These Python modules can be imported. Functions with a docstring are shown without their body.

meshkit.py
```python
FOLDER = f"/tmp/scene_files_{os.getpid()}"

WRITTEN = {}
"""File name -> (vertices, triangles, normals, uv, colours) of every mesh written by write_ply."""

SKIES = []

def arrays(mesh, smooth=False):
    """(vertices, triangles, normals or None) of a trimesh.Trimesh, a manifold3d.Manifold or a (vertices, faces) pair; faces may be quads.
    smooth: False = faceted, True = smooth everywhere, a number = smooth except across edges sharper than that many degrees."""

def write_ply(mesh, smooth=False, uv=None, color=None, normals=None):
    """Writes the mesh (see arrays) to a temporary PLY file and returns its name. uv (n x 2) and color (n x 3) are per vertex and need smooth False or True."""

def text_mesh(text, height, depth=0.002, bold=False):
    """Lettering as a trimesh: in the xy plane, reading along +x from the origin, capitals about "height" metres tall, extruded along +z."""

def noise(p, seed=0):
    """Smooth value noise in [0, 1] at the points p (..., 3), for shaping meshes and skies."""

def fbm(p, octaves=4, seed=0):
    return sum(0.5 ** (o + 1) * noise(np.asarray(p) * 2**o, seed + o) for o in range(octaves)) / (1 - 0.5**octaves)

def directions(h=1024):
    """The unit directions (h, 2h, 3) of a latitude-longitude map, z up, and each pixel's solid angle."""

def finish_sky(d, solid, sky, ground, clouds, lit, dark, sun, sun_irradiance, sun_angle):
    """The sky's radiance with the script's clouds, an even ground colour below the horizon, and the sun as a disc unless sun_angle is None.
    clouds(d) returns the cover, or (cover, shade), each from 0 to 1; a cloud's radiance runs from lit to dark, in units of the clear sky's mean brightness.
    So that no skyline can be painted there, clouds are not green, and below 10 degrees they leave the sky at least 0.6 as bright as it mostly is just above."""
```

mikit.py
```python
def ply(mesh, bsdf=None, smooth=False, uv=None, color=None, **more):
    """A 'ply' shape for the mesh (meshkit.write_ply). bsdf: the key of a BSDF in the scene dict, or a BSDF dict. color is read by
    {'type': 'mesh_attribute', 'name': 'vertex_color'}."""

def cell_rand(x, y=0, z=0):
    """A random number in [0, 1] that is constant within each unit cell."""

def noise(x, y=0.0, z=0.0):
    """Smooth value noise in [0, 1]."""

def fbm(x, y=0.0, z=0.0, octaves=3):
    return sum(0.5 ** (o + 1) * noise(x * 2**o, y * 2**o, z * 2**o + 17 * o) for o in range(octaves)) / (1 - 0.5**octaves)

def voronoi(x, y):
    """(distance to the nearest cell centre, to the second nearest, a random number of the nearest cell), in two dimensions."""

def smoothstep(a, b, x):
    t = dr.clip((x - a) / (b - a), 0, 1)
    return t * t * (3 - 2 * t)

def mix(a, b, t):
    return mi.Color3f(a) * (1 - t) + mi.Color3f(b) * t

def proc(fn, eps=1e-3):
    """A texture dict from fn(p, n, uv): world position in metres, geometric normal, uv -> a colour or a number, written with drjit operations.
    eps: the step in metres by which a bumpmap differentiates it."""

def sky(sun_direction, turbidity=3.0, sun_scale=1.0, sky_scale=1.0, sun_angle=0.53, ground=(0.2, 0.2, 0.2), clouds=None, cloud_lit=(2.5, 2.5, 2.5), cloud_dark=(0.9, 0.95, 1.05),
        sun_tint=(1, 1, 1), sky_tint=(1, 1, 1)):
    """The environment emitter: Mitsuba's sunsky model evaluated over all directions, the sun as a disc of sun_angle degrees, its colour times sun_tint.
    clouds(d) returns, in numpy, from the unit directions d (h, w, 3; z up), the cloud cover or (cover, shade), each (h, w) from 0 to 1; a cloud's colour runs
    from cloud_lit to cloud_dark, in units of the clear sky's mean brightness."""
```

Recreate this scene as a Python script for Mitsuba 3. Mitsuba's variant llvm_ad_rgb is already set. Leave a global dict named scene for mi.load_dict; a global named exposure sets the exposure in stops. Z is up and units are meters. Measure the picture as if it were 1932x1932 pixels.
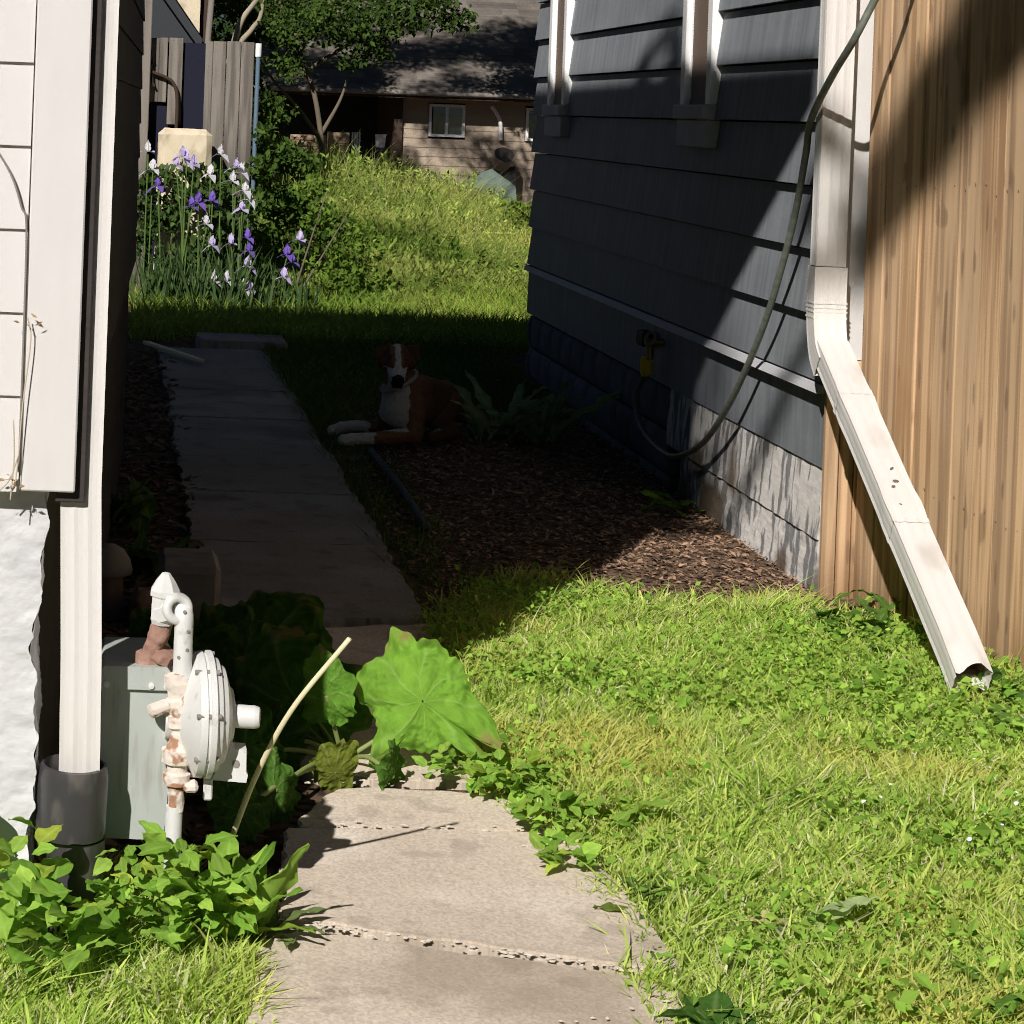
import math
import numpy as np, trimesh, manifold3d
import drjit as dr
import mitsuba as mi
import mikit, meshkit
from mikit import proc, noise, fbm, voronoi, smoothstep, mix, cell_rand

# ------------------------------------------------------------------ camera, sky, exposure
T = mi.ScalarTransform4f
scene, labels = {}, {}
ROLL = math.radians(2.1)
scene['camera'] = {'type': 'perspective', 'fov': 2 * math.degrees(math.atan(966 / 4600)), 'fov_axis': 'x', 'near_clip': 0.05, 'far_clip': 800.0,
                   'principal_point_offset_x': 748 / 1932, 'principal_point_offset_y': 770 / 1932,
                   'to_world': T().look_at(origin=[0, 0, 1.6], target=[0, 1, 1.6], up=[-math.sin(ROLL), 0, math.cos(ROLL)])}
SUN = np.array([-0.331, -0.760, 0.559])
scene['sky_light'] = mikit.sky(SUN.tolist(), turbidity=2.5, sky_scale=0.13, sun_tint=(0.92, 1.09, 1.50), sky_tint=(0.9, 1.0, 1.15), ground=(0.12, 0.13, 0.08))
exposure = 1.95

# ------------------------------------------------------------------ helpers
RNG = np.random.default_rng(7)
used = {}


def key_for(name, parent=None):
    base = (parent + '__' if parent else '') + name
    n = used.get(base, 0)
    used[base] = n + 1
    return base if n == 0 else f'{base}_{n:03d}'


def add(name, mesh, mat, parent=None, smooth=False, color=None, uv=None, **lab):
    k = key_for(name, parent)
    scene[k] = mikit.ply(mesh, mat, smooth=smooth, color=color, uv=uv)
    if lab:
        labels[k] = lab
    return k


def thing(name, label, cat, group=None):
    k = key_for(name)
    labels[k] = {'label': label, 'category': cat}
    if group:
        labels[k]['group'] = group
    return k


def box(x0, x1, y0, y1, z0, z1):
    m = trimesh.creation.box((x1 - x0, y1 - y0, z1 - z0))
    m.apply_translation(((x0 + x1) / 2, (y0 + y1) / 2, (z0 + z1) / 2))
    return m


def rbox(x0, x1, y0, y1, z0, z1, b=0.006):
    """box with small chamfers"""
    c = np.array([(x0 + x1) / 2, (y0 + y1) / 2, (z0 + z1) / 2])
    h = np.array([(x1 - x0) / 2, (y1 - y0) / 2, (z1 - z0) / 2])
    b = min(b, h.min() * 0.6)
    pts = []
    for sx in (-1, 1):
        for sy in (-1, 1):
            for sz in (-1, 1):
                s = np.array([sx, sy, sz])
                for ax in range(3):
                    q = h - b
                    q[ax] = h[ax]
                    pts.append(c + s * q)
    return trimesh.convex.convex_hull(np.array(pts))


def cat(ms):
    return trimesh.util.concatenate(list(ms))


def spline(pts, n=8):
    p = np.asarray(pts, float)
    p = np.vstack([2 * p[0] - p[1], p, 2 * p[-1] - p[-2]])
    out = []
    for i in range(1, len(p) - 2):
        t = np.linspace(0, 1, n, endpoint=False)[:, None]
        a, b, c, d = p[i - 1], p[i], p[i + 1], p[i + 2]
        out.append(0.5 * (2 * b + (c - a) * t + (2 * a - 5 * b + 4 * c - d) * t**2 + (3 * b - a - 3 * c + d) * t**3))
    out.append(p[-2][None])
    return np.vstack(out)


def tube(path, r, n=10, caps=True):
    path = np.asarray(path, float)
    r = np.broadcast_to(r, (len(path),))
    tan = np.gradient(path, axis=0)
    tan /= np.linalg.norm(tan, axis=1, keepdims=True) + 1e-12
    u = np.cross(tan[0], [0.31, 0.2, 0.93] if abs(tan[0][2]) < 0.9 else [1, 0, 0])
    V = []
    for i, t in enumerate(tan):
        u = u - t * (u @ t)
        u /= np.linalg.norm(u) + 1e-12
        w = np.cross(t, u)
        a = np.linspace(0, 2 * np.pi, n, endpoint=False)
        V.append(path[i] + r[i] * (np.cos(a)[:, None] * u + np.sin(a)[:, None] * w))
    V = np.vstack(V)
    F = []
    for i in range(len(path) - 1):
        for j in range(n):
            a, b = i * n + j, i * n + (j + 1) % n
            F += [[a, b, b + n], [a, b + n, a + n]]
    if caps:
        V = np.vstack([V, path[0], path[-1]])
        k = len(V) - 2
        for j in range(n):
            F += [[k, (j + 1) % n, j], [k + 1, (len(path) - 1) * n + j, (len(path) - 1) * n + (j + 1) % n]]
    return trimesh.Trimesh(V, F, process=False)


def lathe(profile, n=40):
    """profile rows (radius, z) -> surface of revolution about z"""
    return trimesh.creation.revolve(np.asarray(profile, float), sections=n)


def orient(mesh, axis, loc):
    """turns a mesh's +z to axis and moves it to loc"""
    m = mesh.copy()
    m.apply_transform(trimesh.geometry.align_vectors([0, 0, 1], np.asarray(axis, float) / np.linalg.norm(axis)))
    m.apply_translation(loc)
    return m


def unit(v):
    v = np.asarray(v, float)
    return v / (np.linalg.norm(v, axis=-1, keepdims=True) + 1e-12)


def leaf_cloud(pos, axis, nrm, size, ratio=0.5, fold=0.25):
    """many two-triangle folded leaves; returns (mesh, index of the leaf of each vertex)"""
    pos, axis = np.asarray(pos, float), unit(axis)
    side = unit(np.cross(axis, nrm))
    up = np.cross(side, axis)
    size = np.asarray(size, float)[:, None]
    tip = pos + axis * size
    mid = pos + axis * size * 0.45
    wl = size * ratio * 0.5
    l = mid - side * wl + up * wl * fold
    r = mid + side * wl + up * wl * fold
    V = np.stack([pos, l, tip, r], 1).reshape(-1, 3)
    i = np.arange(len(pos))[:, None] * 4
    F = np.vstack([np.hstack([i, i + 2, i + 1]), np.hstack([i, i + 3, i + 2])])
    return trimesh.Trimesh(V, F, process=False), np.repeat(np.arange(len(pos)), 4)


def disc_leaves(pos, nrm, size, n=6, cup=0.15):
    pos, nrm = np.asarray(pos, float), unit(nrm)
    a = unit(np.cross(nrm, [0.3, 0.5, 0.8]))
    b = np.cross(nrm, a)
    V = [pos]
    for k in range(n):
        t = 2 * np.pi * k / n
        rr = size * (1 + 0.18 * math.cos(3 * t + 1))
        V.append(pos + (a * math.cos(t) + b * math.sin(t)) * rr[:, None] + nrm * (size * cup)[:, None])
    V = np.stack(V, 1)
    N = len(pos)
    base = np.arange(N)[:, None] * (n + 1)
    F = np.vstack([np.hstack([base, base + 1 + k, base + 1 + (k + 1) % n]) for k in range(n)])
    return trimesh.Trimesh(V.reshape(-1, 3), F, process=False), np.repeat(np.arange(N), n + 1)


def blades(pos, height, width, lean, bend, seed=0):
    """grass: three-segment bent blades of five triangles"""
    g = np.random.default_rng(seed)
    N = len(pos)
    az = g.uniform(0, 2 * np.pi, N)
    side = np.stack([np.cos(az), np.sin(az), 0 * az], 1)
    V = []
    for t in (0.0, 0.45, 0.8, 1.0):
        c = pos + np.stack([lean[:, 0] * (t + bend * t * t), lean[:, 1] * (t + bend * t * t), np.ones(N) * t - 0.35 * bend * t * t], 1) * height[:, None]
        w = width * (1 - t**1.6) * 0.5
        if t < 1:
            V += [c - side * w[:, None], c + side * w[:, None]]
        else:
            V += [c]
    V = np.stack(V, 1)
    i = np.arange(N)[:, None] * 7
    F = np.vstack([np.hstack([i + a, i + b, i + c]) for a, b, c in ((0, 1, 3), (0, 3, 2), (2, 3, 5), (2, 5, 4), (4, 5, 6))])
    return trimesh.Trimesh(V.reshape(-1, 3), F, process=False), np.repeat(np.arange(N), 7)


def leaf_mesh(L, W, nl=14, nw=5, shape='ovate', wave=0.03, bend=0.4, fold=0.15, lobes=0, seed=0):
    """one large leaf along +y from the origin, upper face +z, as a curved grid with a sunken midrib"""
    g = np.random.default_rng(seed)
    s = np.linspace(0, 1, nl)
    if shape == 'ovate':
        w = np.sin(np.pi * s**0.75) ** 0.8
    elif shape == 'lance':
        w = np.sin(np.pi * s**0.9) ** 1.1
    else:
        w = np.clip(np.sin(np.pi * np.clip(s * 0.92 + 0.08, 0, 1) ** 0.8), 0, 1) ** 0.55
    w = w * W / 2
    if lobes:
        w = w * (1 + 0.13 * np.sin(s * lobes * 2 * np.pi + g.uniform(0, 6)) + 0.05 * np.sin(s * lobes * 5.3 * np.pi))
    t = np.linspace(-1, 1, 2 * nw + 1)
    S, TT = np.meshgrid(s, t, indexing='ij')
    ph = g.uniform(0, 6, 4)
    X = TT * w[:, None] * (1 + 0.05 * np.sin(9 * S + ph[0] * np.sign(TT)))
    Y = S * L + 0.10 * L * np.abs(TT) * (0.4 - S) * (1 if shape != 'lance' else 0.1)
    Z = fold * (np.sqrt(X**2 + (0.06 * W) ** 2) - 0.06 * W) + 0.02 * L * np.sin(7 * S + 5 * TT + ph[2]) * np.abs(TT) - bend * g.uniform(0.3, 1.6) * L * S**2 + 0.25 * g.normal() * X * S + wave * L * np.abs(TT) ** 2 * np.sin(S * 15 + ph[1] + 2 * np.sign(TT)) + 0.012 * L * np.sin(np.abs(TT) * 4 + S * 34) * np.abs(TT)
    V = np.stack([X, Y, Z], -1).reshape(-1, 3)
    F = []
    m = 2 * nw + 1
    for i in range(nl - 1):
        for j in range(m - 1):
            a = i * m + j
            F += [[a, a + 1, a + m + 1], [a, a + m + 1, a + m]]
    rib = np.exp(-(TT / 0.07) ** 2) + 0.6 * np.exp(-(((S * 7 - np.abs(TT) * 2.2) % 1.0 - 0.5) / 0.10) ** 2) * (np.abs(TT) > 0.05)
    return trimesh.Trimesh(V, F, process=False), np.clip(rib.reshape(-1), 0, 1)


def place(mesh, base, axis, nrm):
    y = unit(axis)
    x = unit(np.cross(y, nrm))
    z = np.cross(x, y)
    M = np.eye(4)
    M[:3, 0], M[:3, 1], M[:3, 2], M[:3, 3] = x, y, z, base
    m = mesh.copy()
    m.apply_transform(M)
    return m


def rough(mesh, amp, freq, seed=0, axis=None):
    """moves vertices by noise"""
    m = mesh.copy()
    v = np.array(m.vertices)
    d = np.stack([meshkit.fbm(v * freq + 7.3 * k + seed) - 0.5 for k in range(3)], 1) * 2 * amp
    if axis is not None:
        d = d * np.asarray(axis)
    m.vertices = v + d
    return m


def sub(mesh, edge):
    v, f = trimesh.remesh.subdivide_to_size(mesh.vertices, mesh.faces, edge, max_iter=12)
    return trimesh.Trimesh(v, f, process=True)


# ------------------------------------------------------------------ materials
def mat(name, color, rough_=0.8, spec=0.3, **more):
    scene[name] = {'type': 'twosided', 'b': {'type': 'principled', 'base_color': color if isinstance(color, dict) else {'type': 'rgb', 'value': list(color)}, 'roughness': rough_, 'specular': spec, **more}}
    return name


def bumped(name, color, height, rough_=0.85, spec=0.25, eps=2e-3):
    scene[name] = {'type': 'twosided', 'b': {'type': 'bumpmap', 'arbitrary': proc(height, eps), 'scale': 1.0, 'bsdf': {'type': 'principled', 'base_color': proc(color), 'roughness': rough_, 'specular': spec}}}
    return name


def leafmat(name, trans=0.75, rough_=0.45):
    scene[name] = {'type': 'principledthin', 'base_color': {'type': 'mesh_attribute', 'name': 'vertex_color'}, 'roughness': rough_, 'diff_trans': trans, 'spec_trans': 0.0, 'eta': 1.35}
    return name


LEAF = leafmat('leaf_material', 0.7, 0.6)
VC = mat('painted_coat', {'type': 'mesh_attribute', 'name': 'vertex_color'}, 0.75, 0.25)

bumped('white_siding_paint', lambda p, n, uv: mix((0.645, 0.63, 0.61), (0.57, 0.555, 0.53), smoothstep(0.5, 0.8, fbm(p.x * 5, p.y * 5, p.z * 2.2, 4)) * 0.8 + 0.25 * noise(p.x * 60, p.y * 60, p.z * 8)),
       lambda p, n, uv: 0.0009 * fbm(p.x * 40, p.y * 40, p.z * 8, 3), 0.6, 0.3)
bumped('white_stucco', lambda p, n, uv: mix((0.62, 0.62, 0.625), (0.50, 0.50, 0.51), smoothstep(0.45, 0.8, fbm(p.x * 14, p.y * 14, p.z * 14, 4))),
       lambda p, n, uv: 0.0035 * fbm(p.x * 62, p.y * 62, p.z * 62, 4), 0.8, 0.2)
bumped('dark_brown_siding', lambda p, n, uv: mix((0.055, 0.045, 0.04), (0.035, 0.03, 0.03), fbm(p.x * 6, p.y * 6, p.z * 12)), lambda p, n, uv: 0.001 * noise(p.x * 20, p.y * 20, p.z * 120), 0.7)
bumped('dark_stone', lambda p, n, uv: mix((0.06, 0.05, 0.045), (0.03, 0.027, 0.025), fbm(p.x * 9, p.y * 9, p.z * 9, 4)), lambda p, n, uv: 0.006 * fbm(p.x * 25, p.y * 25, p.z * 25, 3), 0.9)
bumped('gutter_paint', lambda p, n, uv: mix((0.66, 0.64, 0.61), (0.47, 0.435, 0.39), smoothstep(0.50, 0.80, fbm(p.x * 12, p.y * 6, p.z * 3, 4)) * 0.7), lambda p, n, uv: 0.0006 * fbm(p.x * 50, p.y * 30, p.z * 9), 0.45, 0.4)
bumped('grey_siding_paint', lambda p, n, uv: mix((0.235, 0.250, 0.265), (0.155, 0.170, 0.185), fbm(p.x * 3, p.y * 3, p.z * 5, 4)) * (0.85 + 0.3 * noise(p.y * 40, p.z * 3)),
       lambda p, n, uv: 0.0012 * fbm(p.x * 3, p.y * 24, p.z * 60, 3), 0.6, 0.35)
bumped('grey_trim_paint', lambda p, n, uv: mix((0.52, 0.525, 0.53), (0.40, 0.405, 0.42), fbm(p.x * 8, p.y * 8, p.z * 8)), lambda p, n, uv: 0.0008 * noise(p.x * 40, p.y * 40, p.z * 40), 0.6)
bumped('weathered_skirt', lambda p, n, uv: mix(mix((0.56, 0.54, 0.505), (0.19, 0.19, 0.19), smoothstep(0.45, 0.62, fbm(p.y * 26, p.z * 7, 0, 4))), (0.11, 0.085, 0.06), smoothstep(0.55, 0.85, noise(p.y * 5, p.z * 5) - p.z * 1.2 + 0.2)),
       lambda p, n, uv: 0.006 * fbm(p.y * 40, p.z * 10, 0, 4), 0.85)
bumped('rock_face', lambda p, n, uv: mix((0.16, 0.17, 0.19), (0.08, 0.085, 0.10), fbm(p.x * 11, p.y * 11, p.z * 11, 4)), lambda p, n, uv: 0.006 * fbm(p.x * 25, p.y * 25, p.z * 25, 3), 0.85)
for i, (a, b) in enumerate([((0.64, 0.43, 0.25), (0.38, 0.235, 0.13)), ((0.56, 0.385, 0.23), (0.36, 0.235, 0.14)), ((0.66, 0.445, 0.255), (0.42, 0.26, 0.14))]):
    bumped(f'wood_grain_{"abc"[i]}', (lambda a, b, i: lambda p, n, uv: mix(mix(a, b, smoothstep(0.36, 0.70, fbm((p.x + p.y) * 55 + 9 * i, p.z * 1.3 + 5 * i, 0, 4))), (0.16, 0.10, 0.06), smoothstep(0.80, 0.93, noise((p.x + p.y) * 40 + 31 * i, p.z * 7.5)) * 0.5) * mix((0.62, 0.58, 0.52), (1, 1, 1), smoothstep(0.0, 0.28, p.z + 0.12 * noise(p.y * 14, p.z * 4))))(a, b, i),
           lambda p, n, uv: 0.003 * fbm((p.x + p.y) * 60, p.z * 1.6, 0, 3), 0.75)
bumped('fence_board_grey', lambda p, n, uv: mix((0.23, 0.205, 0.175), (0.125, 0.11, 0.095), smoothstep(0.35, 0.7, fbm(p.x * 26, p.z * 1.6, 0, 4))) * mix((0.55, 0.55, 0.55), (1, 1, 1), smoothstep(1.1, 1.55, p.z + 0.3 * noise(p.x * 6, p.z * 2))),  # lower boards darkened in the colour, standing in for shade
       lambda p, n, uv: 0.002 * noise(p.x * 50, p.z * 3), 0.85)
mat('navy_board', (0.007, 0.009, 0.022), 0.8)
mat('cream_block', proc(lambda p, n, uv: mix((0.66, 0.57, 0.41), (0.45, 0.38, 0.27), smoothstep(0.4, 0.75, fbm(p.x * 9, p.y * 9, p.z * 6, 4)))), 0.8)


def concrete_colour(p, n, uv):
    base = mix((0.60, 0.515, 0.415), (0.48, 0.41, 0.33), fbm(p.x * 3, p.y * 3, 1, 4))
    base = mix(base, (0.66, 0.60, 0.51), smoothstep(0.5, 0.72, fbm(p.x * 2.1 + 5, p.y * 2.6, 3, 3)) * 0.7)
    base = base * (0.72 + 0.56 * fbm(p.x * 190, p.y * 150, 0, 3))
    base = mix(base, (0.24, 0.20, 0.155), smoothstep(0.60, 0.78, fbm(p.x * 11, p.y * 11, 2, 4)) * 0.35)
    return mix(base, (0.27, 0.215, 0.155), smoothstep(0.56, 0.78, fbm(p.x * 2.2 + 11, p.y * 2.2, 7, 4)) * 0.5)


bumped('old_concrete', concrete_colour, lambda p, n, uv: 0.0035 * fbm(p.x * 60, p.y * 60, p.z * 20, 4) + 0.006 * noise(p.x * 7, p.y * 7), 0.9, 0.15)
bumped('dark_toned_concrete', lambda p, n, uv: concrete_colour(p, n, uv) * mi.Color3f(0.46, 0.50, 0.55), lambda p, n, uv: 0.0035 * fbm(p.x * 60, p.y * 60, p.z * 20, 4) + 0.006 * noise(p.x * 7, p.y * 7), 0.92, 0.12)  # darker concrete of the far slabs, also dimmed and cooled to deepen passage shade
bumped('soil', lambda p, n, uv: mix(mix((0.075, 0.05, 0.034), (0.15, 0.10, 0.068), fbm(p.x * 14, p.y * 14, 0, 4)), (0.035, 0.026, 0.018), smoothstep(0.5, 0.8, noise(p.x * 40, p.y * 40))),
       lambda p, n, uv: 0.012 * fbm(p.x * 30, p.y * 30, 0, 4), 0.95, 0.1)
mat('black_plastic', proc(lambda p, n, uv: mix((0.045, 0.043, 0.045), (0.10, 0.092, 0.085), smoothstep(0.55, 0.8, fbm(p.x * 30, p.y * 30, p.z * 12)))), 0.35, 0.5)
mat('meter_paint', proc(lambda p, n, uv: mix(mix((0.42, 0.455, 0.425), (0.33, 0.36, 0.335), fbm(p.x * 14, p.y * 14, p.z * 9, 4)), (0.25, 0.23, 0.19), smoothstep(0.56, 0.8, fbm(p.x * 70, p.y * 40, p.z * 7, 4)) * 0.55)), 0.45, 0.4)
mat('pale_cast_paint', proc(lambda p, n, uv: mix((0.62, 0.62, 0.60), (0.42, 0.41, 0.385), smoothstep(0.6, 0.85, fbm(p.x * 40, p.y * 40, p.z * 26, 4)))), 0.45, 0.4)
bumped('rusty_fitting', lambda p, n, uv: mix((0.66, 0.59, 0.52), (0.34, 0.19, 0.115), smoothstep(0.53, 0.68, fbm(p.x * 50, p.y * 50, p.z * 36, 4))), lambda p, n, uv: 0.003 * fbm(p.x * 130, p.y * 130, p.z * 130), 0.85)
bumped('rust_brown', lambda p, n, uv: mix((0.42, 0.27, 0.21), (0.23, 0.12, 0.085), fbm(p.x * 60, p.y * 60, p.z * 60, 4)), lambda p, n, uv: 0.003 * fbm(p.x * 120, p.y * 120, p.z * 120), 0.9)
mat('hose_rubber', proc(lambda p, n, uv: mix((0.17, 0.185, 0.15), (0.11, 0.12, 0.10), noise(p.x * 20, p.y * 60, p.z * 60))), 0.5, 0.4)
mat('brass', (0.35, 0.24, 0.09), 0.45, 0.5, metallic=0.7)
mat('yellow_plastic', (0.75, 0.56, 0.03), 0.5)
mat('black_rubber', (0.02, 0.02, 0.02), 0.6)
mat('white_vinyl', (0.82, 0.82, 0.81), 0.4, 0.4)
mat('brown_jamb', (0.16, 0.115, 0.085), 0.6)
scene['window_glass'] = {'type': 'thindielectric', 'int_ior': 1.5}
mat('dark_room', (0.02, 0.022, 0.025), 0.9)
bumped('roof_shingle', lambda p, n, uv: mix((0.19, 0.165, 0.14), (0.095, 0.085, 0.075), fbm(p.x * 5, p.y * 5, p.z * 3, 3)) * (0.75 + 0.5 * cell_rand(p.x * 3.3, dr.floor(p.y * 4))), lambda p, n, uv: 0.004 * noise(p.x * 30, p.y * 30), 0.95)
bumped('tan_siding', lambda p, n, uv: mix((0.43, 0.35, 0.27), (0.30, 0.24, 0.185), fbm(p.x * 3, p.z * 9, 0, 4)), lambda p, n, uv: 0.002 * noise(p.x * 10, p.z * 80), 0.85)
mat('porch_dark', (0.045, 0.045, 0.045), 0.9)
mat('dark_brown_wood', (0.05, 0.032, 0.022), 0.8)
mat('tan_wood', (0.38, 0.27, 0.18), 0.8)
mat('bark', proc(lambda p, n, uv: mix((0.20, 0.165, 0.12), (0.09, 0.075, 0.055), fbm(p.x * 12, p.y * 12, p.z * 4, 4))), 0.9)
mat('pale_bark', proc(lambda p, n, uv: mix((0.42, 0.36, 0.27), (0.22, 0.19, 0.14), fbm(p.x * 12, p.y * 12, p.z * 5, 4))), 0.9)
mat('straw', (0.72, 0.66, 0.42), 0.7)
mat('tarp_blue', proc(lambda p, n, uv: mix((0.15, 0.19, 0.165), (0.10, 0.135, 0.115), fbm(p.x * 7, p.y * 7, p.z * 7))), 0.6)
mat('stone_grey', proc(lambda p, n, uv: mix((0.30, 0.27, 0.24), (0.17, 0.155, 0.14), fbm(p.x * 18, p.y * 18, p.z * 18, 4))), 0.9)
mat('terracotta', proc(lambda p, n, uv: mix((0.36, 0.22, 0.14), (0.22, 0.14, 0.10), fbm(p.x * 22, p.y * 22, p.z * 22, 4))), 0.9)
mat('edging_plastic', (0.06, 0.072, 0.078), 0.7)


def greens(n, seed, lo, hi, dry=0.0, dryc=(0.42, 0.33, 0.12)):
    g = np.random.default_rng(seed)
    t = g.random((n, 1))
    c = np.asarray(lo) * (1 - t) + np.asarray(hi) * t
    c = c * g.uniform(0.75, 1.25, (n, 1))
    d = g.random(n) < dry
    c[d] = np.asarray(dryc) * g.uniform(0.7, 1.2, (d.sum(), 1))
    return np.clip(c, 0.005, 0.8)


# ------------------------------------------------------------------ ground and path
def ground_height(x, y):
    x, y = np.asarray(x, float), np.asarray(y, float)
    h = -0.03 + 0.03 * (meshkit.fbm(np.stack([x * 1.3, y * 1.3, 0 * x], -1)) - 0.5)
    h = h - 0.5 * np.clip((y - 31) / 7, 0, 1) ** 2
    return h


gx = np.concatenate([np.linspace(-150, -6, 14), np.linspace(-5, 8, 105), np.linspace(9, 150, 14)])
gy = np.concatenate([np.linspace(-120, 2, 14), np.linspace(2.5, 36, 220), np.linspace(37, 320, 16)])
GX, GY = np.meshgrid(gx, gy, indexing='ij')
GZ = ground_height(GX.ravel(), GY.ravel())
V = np.stack([GX.ravel(), GY.ravel(), GZ], 1)
m_ = len(gy)
ii, jj = np.meshgrid(np.arange(len(gx) - 1), np.arange(m_ - 1), indexing='ij')
a = (ii * m_ + jj).ravel()
F = np.vstack([np.stack([a, a + m_, a + m_ + 1], 1), np.stack([a, a + m_ + 1, a + 1], 1)])
add('ground', trimesh.Trimesh(V, F, process=False), 'soil', smooth=True, kind='structure', label='bare brown soil of the side yard')

labels['concrete_path'] = {'label': 'old broken concrete path running between the two houses', 'kind': 'structure'}


def slab(outline, top, thick=0.09, tilt=(0, 0), seed=0):
    """irregular flat slab from an outline (clockwise or not), its rim broken and worn"""
    from shapely.geometry import Polygon
    o = np.asarray(outline, float)
    pts = []
    for i in range(len(o)):
        p, q = o[i], o[(i + 1) % len(o)]
        n = max(2, int(np.linalg.norm(q - p) / 0.012))
        for t in np.linspace(0, 1, n, endpoint=False):
            pts.append(p + (q - p) * t)
    pts = np.array(pts)
    nz = np.stack([meshkit.fbm(np.stack([pts[:, 0] * 9, pts[:, 1] * 9, 0 * pts[:, 0] + 5 * k + seed], 1)) - 0.5 for k in range(2)], 1)
    nz2 = np.stack([meshkit.fbm(np.stack([pts[:, 0] * 45, pts[:, 1] * 45, 0 * pts[:, 0] + 9 * k + seed], 1)) - 0.5 for k in range(2)], 1)
    pts = pts + nz * 0.05 + nz2 * 0.007
    poly = Polygon(pts).buffer(0)
    if poly.geom_type != 'Polygon':
        poly = max(poly.geoms, key=lambda s: s.area)
    rim = np.array(poly.exterior.coords)[:-1]
    inner = np.array(poly.buffer(-0.012).exterior.coords)[:-1] if poly.buffer(-0.012).geom_type == 'Polygon' else rim
    top_m = trimesh.creation.extrude_polygon(poly.buffer(-0.005), thick, engine='earcut')
    low = trimesh.creation.extrude_polygon(poly, thick - 0.005, engine='earcut')
    m = cat([low, top_m])
    v = np.array(m.vertices)
    c = pts.mean(0)
    v[:, 2] += top - thick + (v[:, 0] - c[0]) * tilt[0] + (v[:, 1] - c[1]) * tilt[1]
    m.vertices = v
    return m


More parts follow.
